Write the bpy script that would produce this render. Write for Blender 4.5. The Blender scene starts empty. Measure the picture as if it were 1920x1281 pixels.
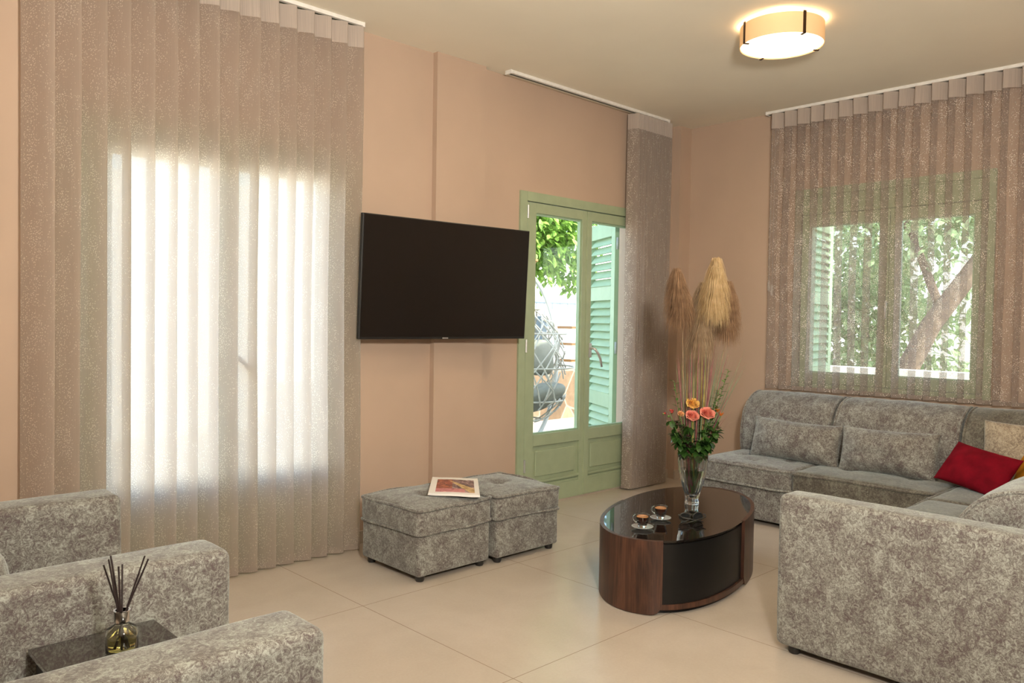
import bpy, bmesh, math, random
from mathutils import Vector, Matrix, noise

S = bpy.context.scene
C = S.collection
PI = math.pi
R = math.radians

# ------------------------------------------------------------------ camera, sky, sun, exposure
cam_d = bpy.data.cameras.new('camera')
cam_d.sensor_width = 36.0
cam_d.lens = 1490.35 / 1920 * 36.0
cam_d.clip_start = 0.02
cam = bpy.data.objects.new('camera', cam_d)
C.objects.link(cam)
rv = Vector((0.7211227, -0.6926389, 0.0152753))
uv_ = Vector((0.0071185, 0.0294549, 0.9995408))
fv = Vector((0.6927708, 0.7206828, -0.0261712))
m3 = Matrix((rv, uv_, -fv)).transposed()
cam.matrix_world = Matrix.Translation((0, 0, 1.326)) @ m3.to_4x4()
S.camera = cam

S.view_settings.view_transform = 'Standard'
S.view_settings.look = 'None'
S.view_settings.exposure = -0.10
S.view_settings.gamma = 1.0
S.view_settings.use_curve_mapping = False

world = bpy.data.worlds.new('world')
S.world = world
world.use_nodes = True
wn = world.node_tree.nodes
wn.clear()
wo = wn.new('ShaderNodeOutputWorld')
wb = wn.new('ShaderNodeBackground')
sky = wn.new('ShaderNodeTexSky')
sky.sky_type = 'NISHITA'
sky.sun_disc = False
sky.sun_elevation = R(48)
sky.sun_rotation = R(200)
sky.air_density = 1.2
sky.dust_density = 2.5
world.node_tree.links.new(sky.outputs[0], wb.inputs[0])
world.node_tree.links.new(wb.outputs[0], wo.inputs[0])
wb.inputs[1].default_value = 1.15


def light(name, kind, loc, energy, color, size=0.2, target=None, spread=None):
    d = bpy.data.lights.new(name, kind)
    d.energy = energy
    d.color = color
    if kind == 'AREA':
        d.shape = 'DISK'
        d.size = size
        if spread:
            d.spread = spread
    elif kind == 'SUN':
        d.angle = size
    else:
        d.shadow_soft_size = size
    o = bpy.data.objects.new(name, d)
    o.location = loc
    if target is not None:
        o.rotation_euler = (Vector(target) - Vector(loc)).to_track_quat('-Z', 'Y').to_euler()
    C.objects.link(o)
    return o


light('sun', 'SUN', (0, -6, 12), 13.0, (1.0, 0.94, 0.84), R(1.0), target=(3.5, 3.5, 0))
light('photo_flash', 'POINT', (0.60, -0.12, 1.80), 74, (1.0, 0.965, 0.91), 0.13)
light('photo_flash_bounce', 'AREA', (0.60, -0.12, 1.90), 185, (1.0, 0.925, 0.80), 0.30, target=(1.6, 0.9, 3.0))
light('rear_fill_light', 'POINT', (-0.5, -1.2, 2.0), 8, (1.0, 0.86, 0.68), 0.8)  # added soft fill light behind the camera, no fitting there

# ------------------------------------------------------------------ dimensions
WY = 3.965      # wall with the french doors
WX = 5.831      # wall with the window
HC = 2.988      # ceiling height


# ------------------------------------------------------------------ node helpers
def new_mat(name):
    m = bpy.data.materials.new(name)
    m.use_nodes = True
    nt = m.node_tree
    bs = nt.nodes.get('Principled BSDF')
    return m, nt, bs


def N(nt, t, **kw):
    n = nt.nodes.new(t)
    for k, v in kw.items():
        if k.startswith('i_'):
            n.inputs[k[2:].replace('_', ' ')].default_value = v
        else:
            setattr(n, k, v)
    return n


def ramp(nt, fac, stops):
    r = nt.nodes.new('ShaderNodeValToRGB')
    el = r.color_ramp.elements
    while len(el) < len(stops):
        el.new(0.5)
    for e, (p, c) in zip(el, stops):
        e.position = p
        e.color = (c[0], c[1], c[2], 1) if len(c) == 3 else c
    nt.links.new(fac, r.inputs[0])
    return r.outputs[0]


def math_(nt, op, a, b=None, c=None):
    n = nt.nodes.new('ShaderNodeMath')
    n.operation = op
    for i, v in enumerate((a, b, c)):
        if v is None:
            continue
        if isinstance(v, (int, float)):
            n.inputs[i].default_value = v
        else:
            nt.links.new(v, n.inputs[i])
    return n.outputs[0]


def coords(nt, scale=(1, 1, 1), kind='Object'):
    tc = nt.nodes.new('ShaderNodeTexCoord')
    mp = nt.nodes.new('ShaderNodeMapping')
    mp.inputs['Scale'].default_value = scale
    nt.links.new(tc.outputs[kind], mp.inputs[0])
    return mp.outputs[0]


def noise_(nt, vec, scale, detail=3, rough=0.5, dist=0.0):
    n = nt.nodes.new('ShaderNodeTexNoise')
    n.inputs['Scale'].default_value = scale
    n.inputs['Detail'].default_value = detail
    n.inputs['Roughness'].default_value = rough
    n.inputs['Distortion'].default_value = dist
    nt.links.new(vec, n.inputs['Vector'])
    return n.outputs['Fac']


def bump(nt, bs, h, strength, dist=0.01):
    b = nt.nodes.new('ShaderNodeBump')
    b.inputs['Strength'].default_value = strength
    b.inputs['Distance'].default_value = dist
    nt.links.new(h, b.inputs['Height'])
    nt.links.new(b.outputs[0], bs.inputs['Normal'])


def plain(name, col, rough=0.5, metal=0.0, spec=0.5, var=0.06, nscale=30, bmp=0.0, coat=0.0):
    m, nt, bs = new_mat(name)
    v = coords(nt)
    f = noise_(nt, v, nscale, 3, 0.5)
    lo = [max(0, c * (1 - var)) for c in col]
    hi = [min(1, c * (1 + var)) for c in col]
    nt.links.new(ramp(nt, f, [(0.3, lo), (0.7, hi)]), bs.inputs['Base Color'])
    bs.inputs['Roughness'].default_value = rough
    bs.inputs['Metallic'].default_value = metal
    bs.inputs['Specular IOR Level'].default_value = spec
    bs.inputs['Coat Weight'].default_value = coat
    if bmp:
        bump(nt, bs, f, bmp, 0.004)
    return m


def velvet(name, light_c, mid_c, dark_c, fine=1.0):
    m, nt, bs = new_mat(name)
    v = coords(nt)
    big = noise_(nt, v, 11 * fine ** 0.5, 4, 0.62, 0.8)
    mid = noise_(nt, v, 38 * fine, 5, 0.72, 1.8)
    fib = noise_(nt, coords(nt, (1, 1, 1)), 130 * fine, 3, 0.75, 2.6)
    a = math_(nt, 'MULTIPLY', big, 0.25)
    b = math_(nt, 'MULTIPLY_ADD', mid, 0.53, a)
    s = math_(nt, 'MULTIPLY_ADD', fib, 0.38, b)
    col = ramp(nt, s, [(0.50, dark_c), (0.585, mid_c), (0.665, light_c)])
    nt.links.new(col, bs.inputs['Base Color'])
    bs.inputs['Roughness'].default_value = 0.62
    bs.inputs['Specular IOR Level'].default_value = 0.25
    bs.inputs['Sheen Weight'].default_value = 0.35
    bs.inputs['Sheen Roughness'].default_value = 0.45
    bs.inputs['Sheen Tint'].default_value = (0.85, 0.95, 0.95, 1)
    bump(nt, bs, s, 0.35, 0.004)
    return m


M = {}
M['velvet'] = velvet('mottled_velvet', (0.335, 0.35, 0.315), (0.175, 0.165, 0.148), (0.085, 0.063, 0.062), 1.5)
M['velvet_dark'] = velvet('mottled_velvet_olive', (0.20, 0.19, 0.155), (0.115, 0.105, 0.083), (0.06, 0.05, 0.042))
M['velvet_warm_lit'] = velvet('mottled_velvet_warm_lit', (0.43, 0.375, 0.285), (0.30, 0.25, 0.185), (0.17, 0.13, 0.10))  # the grey velvet with the ceiling lamp's warm light put into its colour
M['red_velvet'] = plain('red_velvet', (0.15, 0.003, 0.010), 0.85, var=0.25, nscale=14, spec=0.08)
M['mustard_velvet'] = plain('mustard_velvet', (0.42, 0.17, 0.012), 0.85, var=0.25, nscale=14, spec=0.08)
M['foot'] = plain('black_plastic', (0.015, 0.014, 0.013), 0.45)
M['wall'] = plain('peach_plaster', (0.475, 0.355, 0.272), 0.85, var=0.035, nscale=2.2, spec=0.2)
M['ceiling'] = plain('ceiling_paint', (0.86, 0.80, 0.67), 0.9, var=0.02, nscale=2, spec=0.2)
M['baseboard'] = plain('baseboard_tile', (0.45, 0.38, 0.31), 0.5)
M['green'] = plain('sage_green_paint', (0.33, 0.395, 0.255), 0.42, var=0.05, nscale=12)
M['mint'] = plain('mint_shutter_paint', (0.31, 0.44, 0.29), 0.5, var=0.05, nscale=12)
M['seal'] = plain('dark_gasket', (0.05, 0.06, 0.04), 0.6)
M['steel'] = plain('brushed_steel', (0.70, 0.70, 0.68), 0.35, metal=0.75)
M['chrome'] = plain('chrome', (0.60, 0.58, 0.56), 0.14, metal=1.0)
M['white_plastic'] = plain('white_plastic', (0.80, 0.78, 0.74), 0.4)
M['tv_bezel'] = plain('tv_black', (0.012, 0.012, 0.012), 0.35)
M['tv_screen'] = plain('tv_screen_black', (0.008, 0.006, 0.005), 0.30, spec=0.35)
M['bronze'] = plain('dark_bronze', (0.06, 0.03, 0.012), 0.4, metal=0.6)
M['socket'] = plain('dark_socket_plate', (0.10, 0.06, 0.035), 0.4)
M['black_glass'] = plain('black_glass', (0.008, 0.006, 0.005), 0.03, spec=0.6, var=0.0)
M['smoked_top'] = plain('smoked_glass_top', (0.035, 0.03, 0.026), 0.06, spec=0.8, coat=0.6)
M['black_lacquer'] = plain('black_lacquer', (0.006, 0.006, 0.006), 0.42, spec=0.3)
M['paper'] = plain('paper', (0.86, 0.84, 0.80), 0.6, var=0.01)
M['reed'] = plain('black_reed', (0.020, 0.010, 0.010), 0.6)
M['coffee'] = plain('coffee', (0.055, 0.010, 0.004), 0.12)
M['crema'] = plain('crema', (0.62, 0.30, 0.12), 0.5, nscale=200, var=0.2)
M['trunk'] = plain('bark', (0.16, 0.12, 0.09), 0.9, var=0.4, nscale=20, bmp=0.6)
M['white_wall'] = plain('white_render', (0.80, 0.79, 0.76), 0.9, var=0.03, nscale=3)
M['terrace'] = plain('pale_paving', (0.40, 0.34, 0.27), 0.85, var=0.10, nscale=4)
M['soil'] = plain('dry_garden_soil', (0.46, 0.37, 0.24), 0.95, var=0.25, nscale=7)
M['rattan'] = plain('pale_rattan', (0.40, 0.39, 0.34), 0.6, var=0.12)
M['grey_metal'] = plain('pale_grey_metal', (0.40, 0.43, 0.43), 0.4)
M['grey_cushion'] = plain('grey_outdoor_cloth', (0.16, 0.165, 0.135), 0.85)
M['terracotta'] = plain('terracotta', (0.38, 0.19, 0.07), 0.8)
M['blue_grey'] = plain('blue_grey_paint', (0.13, 0.17, 0.21), 0.7)
M['stem_green'] = plain('stem_green', (0.09, 0.19, 0.035), 0.5)


def leafmat(name, a, b, rough=0.45, trans=0.35):
    m, nt, bs = new_mat(name)
    v = coords(nt)
    f = noise_(nt, v, 24, 3, 0.6)
    col = ramp(nt, f, [(0.32, a), (0.68, b)])
    nt.links.new(col, bs.inputs['Base Color'])
    bs.inputs['Roughness'].default_value = rough
    tr = nt.nodes.new('ShaderNodeBsdfTranslucent')
    nt.links.new(col, tr.inputs[0])
    mx = nt.nodes.new('ShaderNodeMixShader')
    mx.inputs[0].default_value = trans
    nt.links.new(bs.outputs[0], mx.inputs[1])
    nt.links.new(tr.outputs[0], mx.inputs[2])
    nt.links.new(mx.outputs[0], nt.nodes['Material Output'].inputs[0])
    return m


M['leaf'] = leafmat('tree_leaf', (0.10, 0.24, 0.03), (0.32, 0.50, 0.10))
M['leaf2'] = leafmat('garden_leaf', (0.22, 0.34, 0.16), (0.48, 0.62, 0.36))
M['bouquet_leaf'] = leafmat('bouquet_leaf', (0.012, 0.045, 0.008), (0.05, 0.125, 0.022), 0.3, 0.2)
M['ruscus'] = leafmat('ruscus_leaf', (0.04, 0.12, 0.02), (0.16, 0.30, 0.07), 0.25, 0.2)
M['purple_leaf'] = leafmat('purple_filler', (0.07, 0.025, 0.035), (0.17, 0.075, 0.085), 0.6, 0.2)
M['rose_pink'] = leafmat('pink_petal', (0.78, 0.20, 0.15), (0.90, 0.38, 0.28), 0.5, 0.25)
M['rose_yellow'] = leafmat('yellow_petal', (0.80, 0.38, 0.05), (0.92, 0.62, 0.20), 0.5, 0.25)
M['orange_petal'] = leafmat('orange_petal', (0.80, 0.16, 0.02), (0.92, 0.36, 0.05), 0.5, 0.25)
M['peach_petal'] = leafmat('peach_petal', (0.75, 0.32, 0.14), (0.85, 0.50, 0.25), 0.5, 0.25)
M['berry'] = plain('red_berry', (0.35, 0.03, 0.02), 0.3)
M['grass_y'] = leafmat('yellow_green_blade', (0.20, 0.16, 0.025), (0.42, 0.32, 0.07), 0.5, 0.2)
M['grass_r'] = leafmat('burgundy_blade', (0.16, 0.045, 0.05), (0.34, 0.12, 0.11), 0.5, 0.2)
M['grass_g'] = leafmat('grey_green_blade', (0.08, 0.14, 0.06), (0.22, 0.30, 0.16), 0.5, 0.2)
M['plume_cream'] = leafmat('cream_plume', (0.48, 0.33, 0.16), (0.70, 0.53, 0.30), 0.8, 0.15)
M['plume_brown'] = leafmat('brown_plume', (0.20, 0.115, 0.06), (0.36, 0.22, 0.125), 0.8, 0.15)
M['plume_taupe'] = leafmat('taupe_plume', (0.28, 0.19, 0.11), (0.46, 0.33, 0.21), 0.8, 0.15)


def mat_floor():
    m, nt, bs = new_mat('floor_tiles')
    g = nt.nodes.new('ShaderNodeTexCoord')
    sp = nt.nodes.new('ShaderNodeSeparateXYZ')
    nt.links.new(g.outputs['Object'], sp.inputs[0])
    d = []
    for ax, off in ((0, 0.035), (1, 0.083)):
        f = math_(nt, 'FRACT', math_(nt, 'SUBTRACT', sp.outputs[ax], off - 20.0))
        d.append(math_(nt, 'MINIMUM', f, math_(nt, 'SUBTRACT', 1.0, f)))
    mn = math_(nt, 'MINIMUM', d[0], d[1])
    grout = math_(nt, 'LESS_THAN', mn, 0.0016)
    v = coords(nt)
    cl = noise_(nt, v, 1.6, 5, 0.6, 0.4)
    fine = noise_(nt, v, 90, 3, 0.7)
    s = math_(nt, 'MULTIPLY_ADD', fine, 0.25, math_(nt, 'MULTIPLY', cl, 0.75))
    col = ramp(nt, s, [(0.36, (0.46, 0.40, 0.335)), (0.64, (0.53, 0.465, 0.40))])
    mx = nt.nodes.new('ShaderNodeMix')
    mx.data_type = 'RGBA'
    nt.links.new(grout, mx.inputs['Factor'])
    nt.links.new(col, mx.inputs['A'])
    mx.inputs['B'].default_value = (0.26, 0.20, 0.15, 1)
    nt.links.new(mx.outputs['Result'], bs.inputs['Base Color'])
    bs.inputs['Roughness'].default_value = 0.26
    bs.inputs['Specular IOR Level'].default_value = 0.45
    return m


M['floor'] = mat_floor()


def mat_wood():
    m, nt, bs = new_mat('walnut_veneer')
    v = coords(nt, (7, 7, 0.75))
    w = noise_(nt, v, 3.2, 6, 0.62, 0.9)
    fine = noise_(nt, coords(nt, (60, 60, 2.5)), 3, 4, 0.6)
    s = math_(nt, 'MULTIPLY_ADD', fine, 0.35, math_(nt, 'MULTIPLY', w, 0.65))
    col = ramp(nt, s, [(0.36, (0.020, 0.0085, 0.006)), (0.50, (0.055, 0.022, 0.013)), (0.64, (0.100, 0.042, 0.025))])
    nt.links.new(col, bs.inputs['Base Color'])
    bs.inputs['Roughness'].default_value = 0.38
    bs.inputs['Specular IOR Level'].default_value = 0.45
    return m


M['wood'] = mat_wood()


def mat_curtain(name, base, transp, flecks=True, glow=0.5, thread=0.18, light_through=0.0, dots=1.05):
    """sheer cloth: some rays pass straight through, the rest is diffused or let through diffusely"""
    m, nt, bs = new_mat(name)
    nt.nodes.remove(bs)
    out = nt.nodes['Material Output']
    tc = nt.nodes.new('ShaderNodeTexCoord')
    mp = nt.nodes.new('ShaderNodeMapping')
    mp.inputs['Scale'].default_value = (1, 1, 1)
    nt.links.new(tc.outputs['UV'], mp.inputs[0])
    uv = mp.outputs[0]
    mp2 = nt.nodes.new('ShaderNodeMapping')
    mp2.inputs['Scale'].default_value = (420, 3.0, 1)
    nt.links.new(tc.outputs['UV'], mp2.inputs[0])
    thr = noise_(nt, mp2.outputs[0], 1.0, 2, 0.6)
    col = ramp(nt, thr, [(0.3, [c * 0.86 for c in base]), (0.7, [min(1, c * 1.12) for c in base])])
    tfac = math_(nt, 'MULTIPLY_ADD', math_(nt, 'SUBTRACT', thr, 0.5), thread * 2, transp)
    if flecks:
        mp3 = nt.nodes.new('ShaderNodeMapping')
        mp3.inputs['Scale'].default_value = (185, 105, 1)
        nt.links.new(tc.outputs['UV'], mp3.inputs[0])
        vo = nt.nodes.new('ShaderNodeTexVoronoi')
        vo.voronoi_dimensions = '2D'
        vo.inputs['Scale'].default_value = 1.0
        nt.links.new(mp3.outputs[0], vo.inputs['Vector'])
        near = math_(nt, 'LESS_THAN', vo.outputs['Distance'], 0.26)
        mp4 = nt.nodes.new('ShaderNodeMapping')
        mp4.inputs['Scale'].default_value = (26, 7, 1)
        nt.links.new(tc.outputs['UV'], mp4.inputs[0])
        clus = noise_(nt, mp4.outputs[0], 1.0, 3, 0.7)
        mp5 = nt.nodes.new('ShaderNodeMapping')
        mp5.inputs['Scale'].default_value = (150, 90, 1)
        mp5.inputs['Location'].default_value = (7, 3, 0)
        nt.links.new(tc.outputs['UV'], mp5.inputs[0])
        gate = noise_(nt, mp5.outputs[0], 1.0, 1, 0.5)
        spx = nt.nodes.new('ShaderNodeSeparateXYZ')
        nt.links.new(tc.outputs['UV'], spx.inputs[0])
        wave = math_(nt, 'SINE', math_(nt, 'MULTIPLY', spx.outputs[0], 2 * PI / 0.14))
        band_ = math_(nt, 'MULTIPLY', wave, 0.07)
        g2 = math_(nt, 'GREATER_THAN', math_(nt, 'ADD', math_(nt, 'ADD', clus, band_), math_(nt, 'MULTIPLY', gate, 0.9)), dots)
        fl = math_(nt, 'MULTIPLY', near, g2)
        mc = nt.nodes.new('ShaderNodeMix')
        mc.data_type = 'RGBA'
        nt.links.new(fl, mc.inputs['Factor'])
        nt.links.new(col, mc.inputs['A'])
        mc.inputs['B'].default_value = (1.0, 0.95, 0.88, 1)
        col = mc.outputs['Result']
        tfac = math_(nt, 'MULTIPLY', tfac, math_(nt, 'SUBTRACT', 1.0, fl))
    df = nt.nodes.new('ShaderNodeBsdfDiffuse')
    tl = nt.nodes.new('ShaderNodeBsdfTranslucent')
    nt.links.new(col, df.inputs[0])
    tlm = nt.nodes.new('ShaderNodeMix')
    tlm.data_type = 'RGBA'
    tlm.inputs['Factor'].default_value = light_through
    nt.links.new(col, tlm.inputs['A'])
    tlm.inputs['B'].default_value = (1.0, 0.96, 0.88, 1)
    nt.links.new(tlm.outputs['Result'], tl.inputs[0])
    mx = nt.nodes.new('ShaderNodeMixShader')
    mx.inputs[0].default_value = glow
    nt.links.new(df.outputs[0], mx.inputs[1])
    nt.links.new(tl.outputs[0], mx.inputs[2])
    tp = nt.nodes.new('ShaderNodeBsdfTransparent')
    mt = nt.nodes.new('ShaderNodeMixShader')
    nt.links.new(tfac, mt.inputs[0])
    nt.links.new(mx.outputs[0], mt.inputs[1])
    nt.links.new(tp.outputs[0], mt.inputs[2])
    nt.links.new(mt.outputs[0], out.inputs[0])
    return m


CT = (0.475, 0.40, 0.36)
M['sheer_thick'] = mat_curtain('sheer_taupe_double', CT, 0.05, glow=0.68, thread=0.02, light_through=0.75, dots=1.0)
M['sheer'] = mat_curtain('sheer_taupe', CT, 0.66, glow=0.40, thread=0.2)
M['sheer_mid'] = mat_curtain('sheer_taupe_gathered', (0.44, 0.37, 0.32), 0.16, glow=0.40, thread=0.15)
M['header'] = mat_curtain('curtain_header_tape', (0.60, 0.52, 0.46), 0.04, flecks=False, glow=0.35, thread=0.02)


def mat_pane():
    m, nt, bs = new_mat('window_glass')
    nt.nodes.remove(bs)
    tp = nt.nodes.new('ShaderNodeBsdfTransparent')
    tp.inputs[0].default_value = (0.95, 0.985, 0.965, 1)
    gl = nt.nodes.new('ShaderNodeBsdfGlossy')
    gl.inputs['Roughness'].default_value = 0.02
    lw = nt.nodes.new('ShaderNodeLayerWeight')
    lw.inputs[0].default_value = 0.5
    pw = math_(nt, 'POWER', lw.outputs['Facing'], 4.0)
    fac = math_(nt, 'MULTIPLY_ADD', pw, 0.5, 0.03)
    mx = nt.nodes.new('ShaderNodeMixShader')
    nt.links.new(fac, mx.inputs[0])
    nt.links.new(tp.outputs[0], mx.inputs[1])
    nt.links.new(gl.outputs[0], mx.inputs[2])
    nt.links.new(mx.outputs[0], nt.nodes['Material Output'].inputs[0])
    return m


M['pane'] = mat_pane()


def mat_glass(name, col, rough=0.0, ior=1.5):
    m, nt, bs = new_mat(name)
    bs.inputs['Base Color'].default_value = (*col, 1)
    bs.inputs['Transmission Weight'].default_value = 1.0
    bs.inputs['Roughness'].default_value = rough
    bs.inputs['IOR'].default_value = ior
    return m


M['crystal'] = mat_glass('crystal_glass', (0.97, 0.98, 0.98), 0.0, 1.5)
M['water'] = mat_glass('water', (0.93, 0.97, 0.92), 0.0, 1.33)
M['oil'] = mat_glass('fragrance_oil', (0.80, 0.72, 0.30), 0.0, 1.4)
M['bottle_glass'] = mat_glass('bottle_glass', (0.93, 0.95, 0.86), 0.0, 1.5)
M['saucer_glass'] = mat_glass('saucer_glass', (0.92, 0.95, 0.95), 0.05, 1.45)
M['saucer_glass'].node_tree.nodes['Principled BSDF'].inputs['Transmission Weight'].default_value = 0.72  # part-opaque white stands in for highlights on the saucer rims
M['lens'] = plain('sunglass_lens', (0.015, 0.017, 0.018), 0.05, spec=0.9, coat=1.0)


def mat_emit(name, base, col, strength, trans=0.3):
    m, nt, bs = new_mat(name)
    bs.inputs['Base Color'].default_value = (*base, 1)
    bs.inputs['Roughness'].default_value = 0.7
    bs.inputs['Emission Color'].default_value = (*col, 1)
    bs.inputs['Emission Strength'].default_value = strength
    return m


M['diffuser'] = mat_emit('lit_opal_diffuser', (0.9, 0.88, 0.82), (1.0, 0.88, 0.64), 2.4)
M['shade'] = mat_emit('lit_fabric_shade', (0.62, 0.45, 0.27), (1.0, 0.48, 0.16), 0.42)


def mat_stone():
    m, nt, bs = new_mat('rubble_stone')
    v = coords(nt, (1, 1, 1))
    vo = nt.nodes.new('ShaderNodeTexVoronoi')
    vo.feature = 'DISTANCE_TO_EDGE'
    vo.inputs['Scale'].default_value = 2.6
    nt.links.new(v, vo.inputs['Vector'])
    vc = nt.nodes.new('ShaderNodeTexVoronoi')
    vc.inputs['Scale'].default_value = 2.6
    nt.links.new(v, vc.inputs['Vector'])
    sh = nt.nodes.new('ShaderNodeSeparateColor')
    nt.links.new(vc.outputs['Color'], sh.inputs[0])
    f = math_(nt, 'MULTIPLY_ADD', noise_(nt, v, 12, 4, 0.6), 0.5, math_(nt, 'MULTIPLY', sh.outputs[0], 0.5))
    col = ramp(nt, f, [(0.25, (0.12, 0.075, 0.045)), (0.5, (0.19, 0.125, 0.078)), (0.8, (0.27, 0.20, 0.135))])
    mx = nt.nodes.new('ShaderNodeMix')
    mx.data_type = 'RGBA'
    nt.links.new(math_(nt, 'LESS_THAN', vo.outputs['Distance'], 0.03), mx.inputs['Factor'])
    nt.links.new(col, mx.inputs['A'])
    mx.inputs['B'].default_value = (0.30, 0.24, 0.18, 1)
    nt.links.new(mx.outputs['Result'], bs.inputs['Base Color'])
    bs.inputs['Roughness'].default_value = 0.9
    bump(nt, bs, vo.outputs['Distance'], 0.5, 0.03)
    return m


M['stone'] = mat_stone()


def mat_photo():
    """a printed room photograph of reds, dark bottles and a yellow bag, as coloured patches"""
    m, nt, bs = new_mat('printed_picture')
    tc = nt.nodes.new('ShaderNodeTexCoord')
    sp = nt.nodes.new('ShaderNodeSeparateXYZ')
    nt.links.new(tc.outputs['UV'], sp.inputs[0])
    u, v = sp.outputs[0], sp.outputs[1]
    n = noise_(nt, tc.outputs['UV'], 7, 4, 0.7, 1.0)
    a = ramp(nt, n, [(0.35, (0.06, 0.01, 0.01)), (0.5, (0.30, 0.045, 0.025)), (0.62, (0.50, 0.16, 0.07))])
    b = ramp(nt, n, [(0.38, (0.04, 0.02, 0.03)), (0.5, (0.20, 0.11, 0.12)), (0.65, (0.60, 0.45, 0.45))])
    c = ramp(nt, n, [(0.35, (0.30, 0.16, 0.04)), (0.6, (0.75, 0.55, 0.25))])
    pk = ramp(nt, n, [(0.35, (0.45, 0.10, 0.12)), (0.65, (0.72, 0.32, 0.34))])

    def mixc(f, x, y):
        k = nt.nodes.new('ShaderNodeMix')
        k.data_type = 'RGBA'
        nt.links.new(f, k.inputs['Factor'])
        nt.links.new(x, k.inputs['A'])
        nt.links.new(y, k.inputs['B'])
        return k.outputs['Result']
    r1 = mixc(math_(nt, 'GREATER_THAN', u, 0.42), a, b)
    diag = math_(nt, 'LESS_THAN', math_(nt, 'ADD', v, math_(nt, 'MULTIPLY', u, 0.9)), 1.22)
    yel = math_(nt, 'MULTIPLY', math_(nt, 'GREATER_THAN', math_(nt, 'ADD', math_(nt, 'MULTIPLY', u, 1.6), v), 1.42), diag)
    r2 = mixc(yel, r1, c)
    low = math_(nt, 'MULTIPLY', math_(nt, 'LESS_THAN', v, 0.26), math_(nt, 'LESS_THAN', u, 0.75))
    r3 = mixc(low, r2, pk)
    nt.links.new(r3, bs.inputs['Base Color'])
    bs.inputs['Roughness'].default_value = 0.3
    return m


M['photo'] = mat_photo()


# ------------------------------------------------------------------ object helpers
def link_mesh(name, bm, mat, parent=None, smooth=False, loc=None, auto=None):
    me = bpy.data.meshes.new(name)
    bm.normal_update()
    bm.to_mesh(me)
    bm.free()
    if smooth:
        me.polygons.foreach_set('use_smooth', [True] * len(me.polygons))
    me.materials.append(mat)
    o = bpy.data.objects.new(name, me)
    C.objects.link(o)
    if loc:
        o.location = loc
    if parent is not None:
        o.parent = parent
    if auto is not None:
        md = o.modifiers.new('es', 'EDGE_SPLIT')
        md.split_angle = R(auto)
    return o


def tag(o, label=None, cat=None, group=None, kind=None):
    if label:
        o['label'] = label
    if cat:
        o['category'] = cat
    if group:
        o['group'] = group
    if kind:
        o['kind'] = kind
    return o


def thing(name, label, cat, loc=(0, 0, 0), rz=0.0, group=None):
    o = bpy.data.objects.new(name, None)
    o.empty_display_size = 0.05
    C.objects.link(o)
    o.location = loc
    o.rotation_euler = (0, 0, rz)
    return tag(o, label, cat, group, 'thing')


def copy_tree(o, parent=None):
    kids = [c for c in C.objects if c.parent is o]
    c = o.copy()
    C.objects.link(c)
    if parent is not None:
        c.parent = parent
    for k in kids:
        copy_tree(k, c)
    return c


def box(bm, x0, x1, y0, y1, z0, z1):
    vs = [bm.verts.new(p) for p in ((x0, y0, z0), (x1, y0, z0), (x1, y1, z0), (x0, y1, z0),
                                    (x0, y0, z1), (x1, y0, z1), (x1, y1, z1), (x0, y1, z1))]
    for f in ((0, 3, 2, 1), (4, 5, 6, 7), (0, 1, 5, 4), (1, 2, 6, 5), (2, 3, 7, 6), (3, 0, 4, 7)):
        bm.faces.new([vs[i] for i in f])
    return vs


def rbox(x0, x1, y0, y1, z0, z1, bev=0.004, seg=2):
    bm = bmesh.new()
    box(bm, x0, x1, y0, y1, z0, z1)
    if bev:
        bmesh.ops.bevel(bm, geom=bm.edges[:] + bm.verts[:], offset=bev, segments=seg, profile=0.6, affect='EDGES')
    return bm


def tube(bm, pts, r, n=8, closed=False, cap=True):
    pts = [Vector(p) for p in pts]
    L = len(pts)
    rings = []
    up = Vector((0.123, 0.331, 0.93)).normalized()
    prev = None
    for i, p in enumerate(pts):
        if closed:
            t = pts[(i + 1) % L] - pts[(i - 1) % L]
        else:
            t = pts[min(i + 1, L - 1)] - pts[max(i - 1, 0)]
        if t.length < 1e-9:
            t = Vector((0, 0, 1))
        t.normalize()
        if prev is None:
            a = t.cross(up)
            if a.length < 0.05:
                a = t.cross(Vector((1, 0, 0)))
            a.normalize()
        else:
            a = prev - t * prev.dot(t)
            if a.length < 1e-6:
                a = t.cross(up)
            a.normalize()
        prev = a
        b = t.cross(a)
        rr = r[i] if isinstance(r, (list, tuple)) else r
        rings.append([bm.verts.new(p + (a * math.cos(2 * PI * k / n) + b * math.sin(2 * PI * k / n)) * rr) for k in range(n)])
    m = L if closed else L - 1
    for i in range(m):
        A, B = rings[i], rings[(i + 1) % L]
        for k in range(n):
            try:
                bm.faces.new((A[k], A[(k + 1) % n], B[(k + 1) % n], B[k]))
            except ValueError:
                pass
    if cap and not closed:
        bm.faces.new(rings[0][::-1])
        bm.faces.new(rings[-1])


def lathe(bm, prof, n=32, cx=0, cy=0, lobes=0, amp=0.0):
    rings = []
    for r, z in prof:
        if r < 1e-6:
            rings.append([bm.verts.new((cx, cy, z))])
        else:
            row = []
            for k in range(n):
                a = 2 * PI * k / n
                rr = r * (1 + (amp * math.cos(lobes * a) if lobes else 0))
                row.append(bm.verts.new((cx + rr * math.cos(a), cy + rr * math.sin(a), z)))
            rings.append(row)
    for A, B in zip(rings[:-1], rings[1:]):
        if len(A) == 1 and len(B) == 1:
            continue
        for k in range(n):
            k2 = (k + 1) % n
            if len(A) == 1:
                bm.faces.new((A[0], B[k2], B[k]))
            elif len(B) == 1:
                bm.faces.new((A[k], A[k2], B[0]))
            else:
                bm.faces.new((A[k], A[k2], B[k2], B[k]))


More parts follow.
